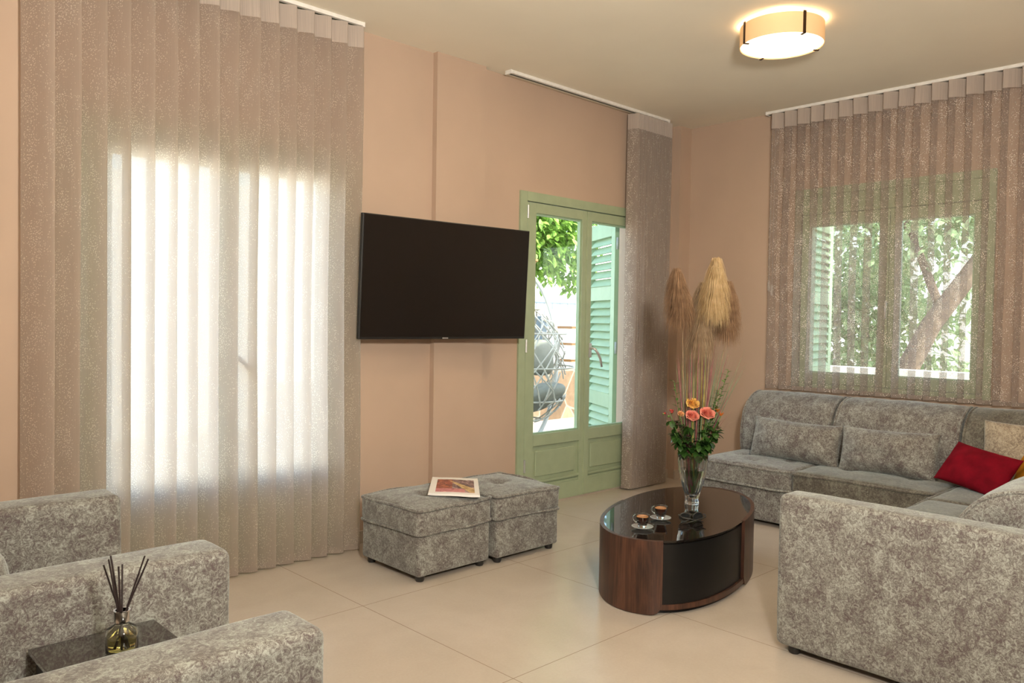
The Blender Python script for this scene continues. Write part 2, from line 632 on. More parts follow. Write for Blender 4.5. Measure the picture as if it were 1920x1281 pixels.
def axis_steps(h, r, n):
    a = [-h, -h + r * 0.12, -h + r * 0.35, -h + r * 0.65, -h + r]
    mid = [(-h + r) + (2 * (h - r)) * i / n for i in range(1, n)]
    return a + mid + [-x for x in a[::-1]]


def soft(hx, hy, hz, r, n=(10, 10, 4), puff=(0, 0, 0), dimples=(), wrinkle=0.0, seed=0.0, shape=None):
    """a padded block centred on the origin: rounded edges, bulging faces, tufted dimples on top"""
    bm = bmesh.new()
    X, Y, Z = axis_steps(hx, r, n[0]), axis_steps(hy, r, n[1]), axis_steps(hz, min(r, hz * 0.95), n[2])

    def grid(A, B, mk):
        vs = [[bm.verts.new(mk(a, b)) for b in B] for a in A]
        for i in range(len(A) - 1):
            for j in range(len(B) - 1):
                bm.faces.new((vs[i][j], vs[i + 1][j], vs[i + 1][j + 1], vs[i][j + 1]))
    grid(X, Y, lambda a, b: (a, b, hz))
    grid(Y, X, lambda a, b: (b, a, -hz))
    grid(Y, Z, lambda a, b: (hx, a, b))
    grid(Z, Y, lambda a, b: (-hx, b, a))
    grid(Z, X, lambda a, b: (b, hy, a))
    grid(X, Z, lambda a, b: (a, -hy, b))
    bmesh.ops.remove_doubles(bm, verts=bm.verts, dist=1e-5)
    rz = min(r, hz * 0.95)
    for v in bm.verts:
        x, y, z = v.co
        nx, ny, nz = x / hx, y / hy, z / hz
        q = Vector((max(-hx + r, min(hx - r, x)), max(-hy + r, min(hy - r, y)), max(-hz + rz, min(hz - rz, z))))
        d = v.co - q
        if d.length > 1e-7:
            dn = Vector((d.x / r, d.y / r, d.z / rz))
            k = dn.length
            if k > 1e-7:
                mx = max(abs(dn.x), abs(dn.y), abs(dn.z))
                d = d * (mx / k)
        p = q + d
        bx = max(0.0, 1 - nx * nx)
        by = max(0.0, 1 - ny * ny)
        bz = max(0.0, 1 - nz * nz)
        p.z += puff[2] * bx ** 0.6 * by ** 0.6 * nz
        p.x += puff[0] * by ** 0.6 * bz ** 0.6 * nx
        p.y += puff[1] * bx ** 0.6 * bz ** 0.6 * ny
        if nz > 0.6:
            for (dx, dy, dr, dd) in dimples:
                q2 = ((x - dx) ** 2 + (y - dy) ** 2) / (dr * dr)
                p.z -= dd * math.exp(-q2 * 2.2) + dd * 0.5 * math.exp(-math.sqrt(q2) * 5)
        if wrinkle:
            nn = noise.noise_vector(Vector((x * 7 + seed, y * 7, z * 7)))
            n2 = noise.noise_vector(Vector((x * 19 + seed, y * 19, z * 19)))
            p += nn * wrinkle + n2 * wrinkle * 0.35
        if shape:
            p = shape(p)
        v.co = p
    bmesh.ops.recalc_face_normals(bm, faces=bm.faces)
    return bm


def rrect(hx, hy, r, z, seg=5, wob=0.0, seed=0):
    pts = []
    for (sx, sy, a0) in ((1, 1, 0), (-1, 1, 90), (-1, -1, 180), (1, -1, 270)):
        for k in range(seg + 1):
            a = R(a0 + 90 * k / seg)
            pts.append(Vector((sx * (hx - r) + r * math.cos(a), sy * (hy - r) + r * math.sin(a), z)))
    out = []
    for i, p in enumerate(pts):
        q = pts[(i + 1) % len(pts)]
        k = max(1, int((q - p).length / 0.05))
        for j in range(k):
            w = p.lerp(q, j / k)
            w.z += wob * noise.noise(Vector((w.x * 5 + seed, w.y * 5, seed)))
            out.append(w)
    return out


def struct(name, bm, mat, **kw):
    o = link_mesh(name, bm, mat, **kw)
    o['kind'] = 'structure'
    return o


# ------------------------------------------------------------------ room shell
X0, Y0 = -1.9, -2.4      # walls behind the camera
bm = bmesh.new()
box(bm, X0, WX + 0.25, Y0, WY + 0.25, -0.12, 0.0)
struct('floor', bm, M['floor'])
bm = bmesh.new()
box(bm, X0 - 0.3, WX + 0.30, Y0 - 0.3, WY + 0.30, HC, HC + 0.25)
struct('ceiling', bm, M['ceiling'])

DOOR1, DOOR2, DH = 1.76, 4.573, 0.712     # door centres along the wall, half width
DT = 2.232                                # door head height
WIN = (1.560, 2.930, 0.835, 2.360)        # window opening: y0, y1, z0, z1


def wall_with_holes(a0, a1, z0, z1, holes):
    """rectangles (a0, a1, z0, z1) that tile the wall around its openings"""
    xs = sorted({a0, a1, *[h[0] for h in holes], *[h[1] for h in holes]})
    out = []
    for u, w in zip(xs[:-1], xs[1:]):
        hs = [h for h in holes if h[0] <= u + 1e-6 and h[1] >= w - 1e-6]
        if not hs:
            out.append((u, w, z0, z1))
        else:
            h = hs[0]
            if h[2] > z0:
                out.append((u, w, z0, h[2]))
            if h[3] < z1:
                out.append((u, w, h[3], z1))
    return out


bm = bmesh.new()
for u, w, a, b in wall_with_holes(X0, WX + 0.25, 0, HC, [(DOOR1 - DH, DOOR1 + DH, 0, DT), (DOOR2 - DH, DOOR2 + DH, 0, DT)]):
    box(bm, u, w, WY, WY + 0.25, a, b)
struct('wall_left', bm, M['wall'])
bm = bmesh.new()
for u, w, a, b in wall_with_holes(Y0, WY, 0, HC, [WIN]):
    box(bm, WX, WX + 0.25, u, w, a, b)
struct('wall_right', bm, M['wall'])
bm = bmesh.new()
box(bm, X0 - 0.2, X0, Y0 - 0.2, WY + 0.25, 0, HC)
struct('wall_back', bm, M['wall'])
bm = bmesh.new()
box(bm, X0, WX + 0.25, Y0 - 0.2, Y0, 0, HC)
struct('wall_near', bm, M['wall'])
bm = bmesh.new()
box(bm, 3.095, 3.502, WY - 0.042, WY, 0, HC)
struct('trim_1', bm, M['wall'])          # shallow pilaster between the doors
bm = bmesh.new()
box(bm, 5.675, WX, WY - 0.077, WY, 0, HC)
struct('trim_2', bm, M['wall'])          # boxed corner
bm = bmesh.new()
for a, b in ((X0, DOOR1 - DH - 0.0), (DOOR1 + DH, 3.095), (3.502, DOOR2 - DH), (DOOR2 + DH, 5.675)):
    box(bm, a, b, WY - 0.012, WY, 0, 0.075)
box(bm, 3.083, 3.514, WY - 0.054, WY - 0.042, 0, 0.075)
box(bm, 5.663, WX, WY - 0.089, WY - 0.077, 0, 0.075)
struct('baseboard_left', bm, M['baseboard'])
bm = bmesh.new()
box(bm, WX - 0.012, WX, Y0, WY - 0.09, 0, 0.075)
struct('baseboard_right', bm, M['baseboard'])


# ------------------------------------------------------------------ french doors
def frame_rect(bm, x0, x1, z0, z1, w, y0, y1, bottom=True):
    box(bm, x0, x0 + w, y0, y1, z0, z1)
    box(bm, x1 - w, x1, y0, y1, z0, z1)
    box(bm, x0 + w, x1 - w, y0, y1, z1 - w, z1)
    if bottom:
        box(bm, x0 + w, x1 - w, y0, y1, z0, z0 + w)


def bevel_all(bm, w=0.004, seg=2):
    bmesh.ops.bevel(bm, geom=bm.edges[:], offset=w, segments=seg, profile=0.6, affect='EDGES')


def french_door(name, cx, shutter_right=None, shutter_left=None):
    root = bpy.data.objects.new(name, None)
    C.objects.link(root)
    root.location = (cx, WY, 0)
    root['kind'] = 'structure'
    bm = bmesh.new()
    frame_rect(bm, -DH, DH, 0, DT, 0.066, -0.016, 0.10, bottom=False)
    bevel_all(bm, 0.003)
    link_mesh('door_frame', bm, M['green'], root)
    for s in (-1, 1):
        # leaf between frame and centre
        xo, xi = s * (DH - 0.072), s * 0.003
        a, b = min(xo, xi), max(xo, xi)
        st = 0.091 if s < 0 else 0.091     # stile on hinge side
        mi = 0.050                          # stile at the meeting line
        g0 = a + (st if s < 0 else mi)
        g1 = b - (mi if s < 0 else st)
        y0, y1 = -0.010, 0.045
        bm = bmesh.new()
        box(bm, a, g0, y0, y1, 0.012, 2.160)
        box(bm, g1, b, y0, y1, 0.012, 2.160)
        box(bm, g0, g1, y0, y1, 2.090, 2.160)
        box(bm, g0, g1, y0, y1, 0.430, 0.512)
        box(bm, g0, g1, y0, y1, 0.012, 0.135)
        bevel_all(bm, 0.003)
        leaf = link_mesh('door_leaf', bm, M['green'], root)
        bm = bmesh.new()
        box(bm, g0, g1, y0 + 0.018, y1 - 0.015, 0.135, 0.43)
        link_mesh('door_panel', bm, M['green'], leaf)
        bm = bmesh.new()
        box(bm, g0 + 0.035, g1 - 0.035, y0 + 0.008, y0 + 0.02, 0.205, 0.395)
        bevel_all(bm, 0.008, 1)
        box(bm, g0, g1, y0 + 0.008, y0 + 0.018, 0.135, 0.150)
        box(bm, g0, g1, y0 - 0.004, y0 + 0.004, 0.165, 0.180)
        link_mesh('panel_moulding', bm, M['green'], leaf)
        bm = bmesh.new()
        frame_rect(bm, g0, g1, 0.512, 2.090, 0.012, 0.004, 0.03)
        link_mesh('glazing_bead', bm, M['mint'], leaf)
        bm = bmesh.new()
        box(bm, g0 + 0.004, g1 - 0.004, 0.012, 0.018, 0.516, 2.086)
        link_mesh('glass_pane', bm, M['pane'], leaf)
        bm = bmesh.new()
        xs_ = a - 0.0045 if s < 0 else b
        box(bm, xs_, xs_ + 0.0045, -0.004, 0.03, 0.012, 2.16)
        link_mesh('door_gasket', bm, M['seal'], root)
        for hz in (0.30, 1.15, 2.09):
            bm = bmesh.new()
            tube(bm, [(s * (DH - 0.070), -0.020, hz - 0.045), (s * (DH - 0.070), -0.020, hz + 0.045)], 0.008, 10)
            link_mesh('hinge', bm, M['steel'], root, smooth=True, auto=40)
    bm = bmesh.new()
    box(bm, -DH + 0.066, DH - 0.066, -0.005, 0.10, -0.02, 0.011)
    link_mesh('threshold', bm, M['baseboard'], root)
    # meeting stile cover and handle
    bm = bmesh.new()
    box(bm, -0.006, 0.046, -0.018, -0.008, 0.015, 2.155)
    bevel_all(bm, 0.003)
    link_mesh('meeting_strip', bm, M['green'], root)
    bm = rbox(0.026, 0.056, -0.028, -0.018, 1.055, 1.165, 0.004)
    pl = link_mesh('handle_plate', bm, M['steel'], root)
    bm = bmesh.new()
    tube(bm, [(0.041, -0.028, 1.125), (0.041, -0.058, 1.125), (0.046, -0.068, 1.120), (0.075, -0.072, 1.090),
              (0.105, -0.072, 1.045), (0.122, -0.072, 0.985)], [0.010, 0.010, 0.010, 0.010, 0.0095, 0.008], 10)
    link_mesh('door_handle', bm, M['steel'], pl, smooth=True)
    return root


d1 = french_door('door_1', DOOR1)
d2 = french_door('door_2', DOOR2)


def shutter(name, hinge, ang, width, z0, z1, label, louvres, mirror=1):
    """louvred shutter leaf: local x runs from the hinge to the free edge"""
    root = thing(name, label, 'shutter', (hinge[0], hinge[1], 0), ang)
    st = 0.085
    t = 0.021
    bm = bmesh.new()
    box(bm, 0, st, -t, t, z0, z1)
    box(bm, width - st, width, -t, t, z0, z1)
    rails = [(z0, louvres[0][0])] + [(a[1], b[0]) for a, b in zip(louvres[:-1], louvres[1:])] + [(louvres[-1][1], z1)]
    for a, b in rails:
        box(bm, st, width - st, -t, t, a, b)
    bevel_all(bm, 0.003)
    link_mesh('shutter_frame', bm, M['mint'], root)
    for a, b in louvres:
        n = max(2, int(round((b - a) / 0.066)))
        bm = bmesh.new()
        for k in range(n):
            zc = a + (k + 0.5) * (b - a) / n
            vs = box(bm, st - 0.004, width - st + 0.004, -0.005, 0.005, -0.040, 0.040)
            mt = Matrix.Translation((0, 0, zc)) @ Matrix.Rotation(R(35) * mirror, 4, 'X')
            for v in vs:
                v.co = mt @ v.co
        link_mesh('louvre_bank', bm, M['mint'], root)
    for hz in (z0 + 0.25, (z0 + z1) / 2, z1 - 0.2):
        bm = bmesh.new()
        tube(bm, [(-0.004, 0.0, hz - 0.05), (-0.004, 0.0, hz + 0.05)], 0.010, 8)
        link_mesh('hinge', bm, M['grey_metal'], root, smooth=True)
    bm = bmesh.new()
    tube(bm, [(0.08, -mirror * 0.035, 0.66), (0.03, -mirror * 0.05, 0.65), (0.0, -mirror * 0.05, 0.655)], 0.006, 6)
    tube(bm, [(0.08, -mirror * 0.035, 0.63), (0.08, -mirror * 0.035, 0.69)], 0.005, 6)
    link_mesh('hook', bm, M['grey_metal'], root)
    return root


LV = [(0.14, 0.59), (0.71, 1.515), (1.635, 2.06)]
shutter('louvred_shutter', (5.285, 4.235), R(60.5), 0.66, 0.03, 2.19,
        'mint louvred shutter leaf standing open outside the right door pane', LV, 1)
shutter('louvred_shutter', (3.861, 4.245), R(180), 0.66, 0.03, 2.19,
        'mint louvred shutter leaf folded flat against the outside wall left of the green door', LV, 1)

# ------------------------------------------------------------------ window on the right wall
wy0, wy1, wz0, wz1 = WIN
win = bpy.data.objects.new('window_1', None)
C.objects.link(win)
win.location = (WX, 0, 0)
win['kind'] = 'structure'


def yframe(bm, y0, y1, z0, z1, w, x0, x1):
    box(bm, x0, x1, y0, y0 + w, z0, z1)
    box(bm, x0, x1, y1 - w, y1, z0, z1)
    box(bm, x0, x1, y0 + w, y1 - w, z0, z0 + w)
    box(bm, x0, x1, y0 + w, y1 - w, z1 - w, z1)


bm = bmesh.new()
yframe(bm, wy0, wy1, wz0, wz1, 0.052, -0.014, 0.10)
box(bm, 0.0, 0.09, wy0 + 0.05, wy1 - 0.05, 2.165, wz1 - 0.05)
bevel_all(bm, 0.003)
link_mesh('window_frame', bm, M['green'], win)
for (a, b) in ((1.618, 2.2205), (2.2245, 2.872)):
    ga = a + 0.062
    gb = b - 0.066
    bm = bmesh.new()
    yy = [(a, ga), (gb, b)]
    for q in yy:
        box(bm, -0.006, 0.05, q[0], q[1], 0.89, 2.160)
    box(bm, -0.006, 0.05, ga, gb, 0.89, 0.968)
    box(bm, -0.006, 0.05, ga, gb, 2.078, 2.160)
    bevel_all(bm, 0.003)
    sash = link_mesh('window_sash', bm, M['green'], win)
    bm = bmesh.new()
    box(bm, 0.014, 0.020, ga - 0.004, gb + 0.004, 0.964, 2.082)
    link_mesh('glass_pane', bm, M['pane'], sash)
    bm = bmesh.new()
    yframe(bm, ga, gb, 0.968, 2.078, 0.010, 0.002, 0.03)
    link_mesh('glazing_bead', bm, M['mint'], sash)
bm = rbox(0.05, 0.32, wy0 - 0.02, wy1 + 0.02, wz0 - 0.03, wz0 + 0.02, 0.004)
link_mesh('window_sill', bm, M['white_wall'], win)
bm = bmesh.new()
tube(bm, [(-0.02, 2.222, 1.50), (-0.05, 2.222, 1.50), (-0.055, 2.222, 1.38)], 0.008, 8)
link_mesh('window_handle', bm, M['steel'], win, smooth=True)
WL = [(0.99, 1.50), (1.60, 2.10)]
shutter('louvred_shutter', (6.10, 2.95), R(9), 0.62, 0.88, 2.28,
        'mint shutter leaf open outside the left side of the sofa window', WL, -1)
shutter('louvred_shutter', (6.10, 1.55), R(-95), 0.62, 0.88, 2.28,
        'mint shutter leaf open outside the right side of the sofa window', WL, 1)


# ------------------------------------------------------------------ curtains
def curtain(name, label, axis, a0, a1, nf, fix, sgn, z0, z1, mat, amp=0.042, omega=0.20, hh=0.118, phase=0.0, edge_var=0.006, seed=1.0):
    """wave-pleated curtain. axis 0: runs along x at y=fix; axis 1: runs along y at x=fix."""
    base = (a0, fix, 0) if axis == 0 else (fix, a0, 0)
    root = thing(name, label, 'curtain', base)
    per = 22
    nz = 34
    p = (a1 - a0) / nf
    cols = []
    arc = 0.0
    prev = None
    for i in range(nf * per + 1):
        t = i / per
        row = []
        for j in range(nz + 1):
            v = j / nz
            z = z0 + (z1 - z0) * v
            top = min(1.0, max(0.0, (v - 0.86) / 0.14))
            loose = 1 - top
            k = min(math.floor(t), nf - 1)
            am = amp * (1 + 0.22 * loose * noise.noise(Vector((t * 0.7 + seed, v * 1.3, 2.0))))
            drift = edge_var * 2.2 * loose * noise.noise(Vector((t * 0.45, v * 2.0, seed + 7)))
            fr = t - k
            if fr < 0.80:
                q = fr / 0.80
                ax_, sh = -0.03 + 1.15 * q, -1 + 2 * (1 - (1 - q) ** 1.7) - 0.25 * q * (1 - q)
            else:
                q = (fr - 0.80) / 0.20
                e = q * q * (3 - 2 * q)
                ax_, sh = 1.12 + 0.03 * math.sin(PI * q) - 0.15 * e, 1 - 2 * e
            along = (k + ax_) * p + drift
            out = am * sh
            out += 0.004 * loose * noise.noise(Vector((t * 3.1, v * 5, seed)))
            row.append((along, sgn * out, z))
        cols.append(row)
    arcs = [0.14 * i / per for i in range(len(cols))]     # cloth length along the pleats

    def build(nm, j0, j1, mt, zs=None):
        bm = bmesh.new()
        uvl = bm.loops.layers.uv.new('UVMap')
        grid = []
        for i, row in enumerate(cols):
            g = []
            for j in range(j0, j1 + 1):
                x, o, z = row[j]
                if zs:
                    z = zs[j - j0]
                co = (x, o, z) if axis == 0 else (o, x, z)
                g.append(bm.verts.new(co))
            grid.append(g)
        for i in range(len(cols) - 1):
            for j in range(j1 - j0):
                f = bm.faces.new((grid[i][j], grid[i + 1][j], grid[i + 1][j + 1], grid[i][j + 1]))
                for lp, (ii, jj) in zip(f.loops, ((i, j), (i + 1, j), (i + 1, j + 1), (i, j + 1))):
                    lp[uvl].uv = (arcs[ii], grid[ii][jj].co.z)
        return link_mesh(nm, bm, mt, root, smooth=True)
    jh = nz - 3
    zs_low = [z0 + (z1 - hh - z0) * k / jh for k in range(jh + 1)]
    zs_hi = [z1 - hh + hh * k / 3 for k in range(4)]
    build('curtain_cloth', 0, jh, mat, zs_low)
    build('header_tape', jh, nz, M['header'], zs_hi)
    # hem: slightly denser double cloth at the foot
    bm = bmesh.new()
    g = []
    uvl = bm.loops.layers.uv.new('UVMap')
    for i, row in enumerate(cols):
        x, o, _ = row[0]
        o2 = o + 0.003
        g.append([bm.verts.new((x, o2, z) if axis == 0 else (o2, x, z)) for z in (z0, z0 + 0.028)])
    for i in range(len(g) - 1):
        f = bm.faces.new((g[i][0], g[i + 1][0], g[i + 1][1], g[i][1]))
        for lp, ii in zip(f.loops, (i, i + 1, i + 1, i)):
            lp[uvl].uv = (arcs[ii], lp.vert.co.z)
    link_mesh('hem', bm, M['sheer_mid'], root, smooth=True)
    return root


curtain('sheer_curtain', 'wide taupe sheer curtain with vertical folds glowing over the leftmost window', 0,
        0.838, 2.486, 16, 3.868, -1, 0.012, 2.958, M['sheer_thick'], amp=0.036, omega=0.10, phase=0.25, seed=1.3)
curtain('sheer_curtain', 'narrow taupe curtain gathered tightly at the right of the green door', 0,
        4.985, 5.455, 17, 3.868, -1, 0.012, 2.958, M['sheer_mid'], amp=0.045, omega=0.05, phase=0.25, edge_var=0.002, seed=4.1)
curtain('sheer_curtain', 'taupe sheer curtain hanging over the window above the sofa', 1,
        0.98, 3.075, 20, 5.762, -1, 0.832, 2.958, M['sheer'], amp=0.048, omega=0.10, phase=0.0, seed=8.2)


def track(label, axis, a0, a1, fix, cord=None):
    base = (a0, fix, HC) if axis == 0 else (fix, a0, HC)
    root = thing('curtain_track', label, 'curtain track', base)
    L = a1 - a0

    def bx(u0, u1, w0, w1, z0, z1, bv=0.003):
        return rbox(u0, u1, w0, w1, z0, z1, bv) if axis == 0 else rbox(w0, w1, u0, u1, z0, z1, bv)
    link_mesh('rail', bx(0, L, -0.026, 0.026, -0.022, 0.0), M['white_plastic'], root)
    link_mesh('rail_slot', bx(0.01, L - 0.01, -0.006, 0.006, -0.0245, -0.0215, 0), M['seal'], root)
    for u in (0, L):
        link_mesh('end_cap', bx(u - 0.006, u + 0.006, -0.029, 0.029, -0.027, 0.0), M['white_plastic'], root)
    return root


track('short white curtain track on the ceiling above the leftmost curtain', 0, 0.74, 2.505, 3.868)
track('long white curtain track on the ceiling above the green door, left half empty', 0, 3.650, 5.440, 3.868)
track('white curtain track on the ceiling above the sofa window', 1, 0.85, 3.155, 5.780)


def cord(label, x, y, zt, zb, dx, dy, wt):
    root = thing('curtain_pull_cord', label, 'pull cord', (x, y, zb))
    for s in (0, 1):
        bm = bmesh.new()
        tube(bm, [(dx * s, dy * s, 0.03 * (1 - s)), (dx * s, dy * s, zt - zb)], 0.0022, 6)
        link_mesh('cord', bm, M['white_plastic'], root, smooth=True)
    for s in ((0, 1) if wt > 1 else (0,)):
        bm = bmesh.new()
        lathe(bm, [(0.0, -0.035), (0.009, -0.03), (0.0115, 0.0), (0.0095, 0.045), (0.004, 0.055), (0, 0.055)], 12, dx * s, dy * s)
        if s == 0:
            for v in bm.verts:
                v.co.z += 0.035
        link_mesh('cord_weight', bm, M['white_plastic'], root, smooth=True)


cord('white double pull cord with plastic weights hanging left of the sofa window curtain', 5.79, 3.118, 2.955, 1.585, 0, -0.026, 2)
cord('thin white pull cord hanging at the right edge of the gathered door curtain', 5.468, 3.852, 2.955, 0.955, 0.012, 0.0, 1)

# ------------------------------------------------------------------ television
t = thing('television', 'large black flat television on a wall arm, tilted a little downward', 'television', (3.067, 3.730, 1.560))
t.rotation_euler = (-0.0, 0, 0)
yaw, tilt = -0.061, 0.052
mtv = Matrix.Rotation(yaw, 4, 'Z') @ Matrix.Rotation(tilt, 4, 'X')


def xf(bm, m):
    for v in bm.verts:
        v.co = m @ v.co
    return bm


link_mesh('casing', xf(rbox(-0.615, 0.615, 0.002, 0.030, -0.352, 0.352, 0.004), mtv), M['tv_bezel'], t)
link_mesh('rear_housing', xf(rbox(-0.42, 0.42, 0.030, 0.062, -0.30, 0.08, 0.012), mtv), M['tv_bezel'], t)
link_mesh('screen', xf(rbox(-0.608, 0.608, -0.001, 0.004, -0.338, 0.346, 0.001, 1), mtv), M['tv_screen'], t)
bm = bmesh.new()
box(bm, -0.045, -0.005, -0.0025, 0.003, -0.349, -0.343)
link_mesh('lower_trim', xf(bm, mtv), M['steel'], t)
bm = bmesh.new()
box(bm, -0.20, 0.20, 0.055, 0.07, -0.1, 0.1)
box(bm, -0.03, 0.03, 0.068, 0.195, -0.03, 0.03)
box(bm, -0.10, 0.10, 0.18, 0.193, -0.12, 0.12)
link_mesh('wall_mount', bm, M['tv_bezel'], t)

# ------------------------------------------------------------------ ceiling lamp
LX, LY, LR = 4.113, 2.174, 0.222
t = thing('ceiling_lamp', 'round flush ceiling lamp with lit cream drum shade and dark clips', 'ceiling lamp', (LX, LY, HC))
zb, ztp = 2.859 - HC, 2.966 - HC
bm = bmesh.new()
lathe(bm, [(LR, zb), (LR, ztp), (LR - 0.003, ztp), (LR - 0.003, zb), (LR, zb)], 72)
link_mesh('shade', bm, M['shade'], t, smooth=True, auto=40)
bm = bmesh.new()
lathe(bm, [(0, zb + 0.004), (LR - 0.012, zb + 0.004), (LR - 0.005, zb + 0.006), (LR - 0.005, zb + 0.010), (0, zb + 0.010)], 72)
link_mesh('diffuser', bm, M['diffuser'], t, smooth=True, auto=40)
bm = bmesh.new()
lathe(bm, [(0, -0.03), (0.15, -0.03), (0.155, -0.02), (0.155, 0.0), (0, 0.0)], 48)
link_mesh('ceiling_plate', bm, M['white_plastic'], t, smooth=True, auto=40)
for a in (58, 148, 238, 328):
    bm = bmesh.new()
    box(bm, LR, LR + 0.004, -0.008, 0.008, zb - 0.005, ztp + 0.006)
    box(bm, LR - 0.026, LR + 0.004, -0.005, 0.005, zb - 0.006, zb - 0.001)
    xf(bm, Matrix.Rotation(R(a), 4, 'Z'))
    link_mesh('clip', bm, M['bronze'], t)
for k in range(4):
    light('lamp_bulb', 'POINT', (LX + 0.185 * math.cos(k * PI / 2 + 0.4), LY + 0.185 * math.sin(k * PI / 2 + 0.4), 2.945), 0.8, (1.0, 0.66, 0.34), 0.012)
light('ceiling_lamp_light', 'AREA', (LX, LY, 2.852), 17, (1.0, 0.74, 0.46), 0.40, target=(LX, LY, 0))


# ------------------------------------------------------------------ ottomans
def ottoman(label, x, y, w, d, seed):
    t = thing('ottoman', label, 'ottoman', (x, y, 0), 0, 'velvet ottomans')
    hw, hd = w / 2, d / 2
    bm = soft(hw - 0.006, hd - 0.006, 0.105, 0.016, (8, 8, 4), (0.003, 0.003, 0), wrinkle=0.0012, seed=seed)
    xf(bm, Matrix.Translation((0, 0, 0.030 + 0.105)))
    link_mesh('base', bm, M['velvet'], t, smooth=True)
    bm = soft(hw, hd, 0.066, 0.024, (18, 18, 4), (0.012, 0.012, 0.020), [(0.0, 0.0, 0.07, 0.022)], wrinkle=0.003, seed=seed + 3)
    xf(bm, Matrix.Translation((0, 0, 0.236 + 0.064)))
    cu = link_mesh('cushion', bm, M['velvet'], t, smooth=True)
    for z in (0.362, 0.243):
        bm = bmesh.new()
        tube(bm, rrect(hw - 0.001, hd - 0.001, 0.020, z, 5, 0.014, seed + z), 0.0085, 8, closed=True)
        link_mesh('piping', bm, M['velvet'], cu, smooth=True)
    bm = bmesh.new()
    lathe(bm, [(0, 0.003), (0.012, 0.0015), (0.014, -0.002), (0, -0.002)], 16, 0, 0)
    xf(bm, Matrix.Translation((0, 0, 0.362)))
    link_mesh('button', bm, M['velvet'], cu, smooth=True)
    for sx in (-1, 1):
        for sy in (-1, 1):
            bm = bmesh.new()
            lathe(bm, [(0, 0), (0.019, 0), (0.023, 0.008), (0.024, 0.036), (0, 0.036)], 18, sx * (hw - 0.045), sy * (hd - 0.045))
            link_mesh('foot', bm, M['foot'], t, smooth=True, auto=40)
    return t


ottoman('left velvet ottoman near the curtain with the open magazine on it', 2.645, 3.405, 0.492, 0.520, 1.0)
ottoman('right velvet ottoman beside the green door with bare tufted top', 3.163, 3.385, 0.498, 0.520, 5.0)

# magazine lying across the near ottoman, open on a printed page
t = thing('magazine', 'open magazine with a red room picture lying on the left ottoman', 'magazine', (2.815, 3.385, 0.388), R(0))
P4 = [Vector((2.884 - 2.815, 3.655 - 3.385, 0)), Vector((3.055 - 2.815, 3.450 - 3.385, 0)),
      Vector((2.775 - 2.815, 3.115 - 3.385, 0)), Vector((2.600 - 2.815, 3.330 - 3.385, 0))]


def page(name, mat, u0, u1, v0, v1, z, thick, curl, parent):
    bm = bmesh.new()
    uvl = bm.loops.layers.uv.new('UVMap')
    n = 14
    rows = []
    for k in (0, 1):
        g = []
        for i in range(n + 1):
            u = u0 + (u1 - u0) * i / n
            r_ = []
            for j in (0, 1):
                v = v0 + (v1 - v0) * j
                top = P4[0].lerp(P4[1], u)
                bot = P4[3].lerp(P4[2], u)
                q = bot.lerp(top, v)
                q.z = z + curl * (math.sin(u * PI) ** 2 * 0.4 + (u - 0.5) ** 4 * 6) - (thick if k else 0)
                r_.append(bm.verts.new(q))
            g.append(r_)
        rows.append(g)
    for k, g in enumerate(rows):
        for i in range(n):
            vs = (g[i][0], g[i + 1][0], g[i + 1][1], g[i][1])
            f = bm.faces.new(vs if k == 0 else vs[::-1])
            if k == 0:
                for lp, (a, b) in zip(f.loops, ((i, 0), (i + 1, 0), (i + 1, 1), (i, 1))):
                    lp[uvl].uv = (a / n, b)
    a, b = rows
    for i in range(n):
        bm.faces.new((b[i][0], b[i + 1][0], a[i + 1][0], a[i][0]))
        bm.faces.new((a[i][1], a[i + 1][1], b[i + 1][1], b[i][1]))
    bm.faces.new((a[0][0], a[0][1], b[0][1], b[0][0]))
    bm.faces.new((a[n][1], a[n][0], b[n][0], b[n][1]))
    return link_mesh(name, bm, mat, parent)


page('pages', M['paper'], 0, 1, 0, 1, 0.014, 0.010, 0.008, t)
page('printed_picture', M['photo'], 0.13, 0.91, 0.10, 0.86, 0.0148, 0.0006, 0.008, t)
page('cover', M['paper'], -0.01, 1.01, -0.01, 1.01, 0.0035, 0.0012, 0.008, t)

# ------------------------------------------------------------------ coffee table
TX, TY, TA, TB, TR_, TH = 3.546, 2.385, 0.675, 0.349, R(17.3), 0.340
t = thing('coffee_table', 'oval walnut coffee table with black glass top and black open middle', 'coffee table', (TX, TY, 0), TR_)


def oval(a, b, n=96):
    e = 2 / 2.15
    out = []
    for k in range(n):
        th = 2 * PI * k / n
        c, s = math.cos(th), math.sin(th)
        out.append((a * math.copysign(abs(c) ** e, c), b * math.copysign(abs(s) ** e, s)))
    return out


def slab(bm, pts, z0, z1, bev=0.0):
    lo = [bm.verts.new((x, y, z0)) for x, y in pts]
    hi = [bm.verts.new((x, y, z1)) for x, y in pts]
    n = len(pts)
    fs = [bm.faces.new(lo[::-1]), bm.faces.new(hi)]
    for k in range(n):
        bm.faces.new((lo[k], lo[(k + 1) % n], hi[(k + 1) % n], hi[k]))
    if bev:
        es = [e for e in bm.edges if abs(e.verts[0].co.z - e.verts[1].co.z) < 1e-6]
        bmesh.ops.bevel(bm, geom=es, offset=bev, segments=2, affect='EDGES', profile=0.6)


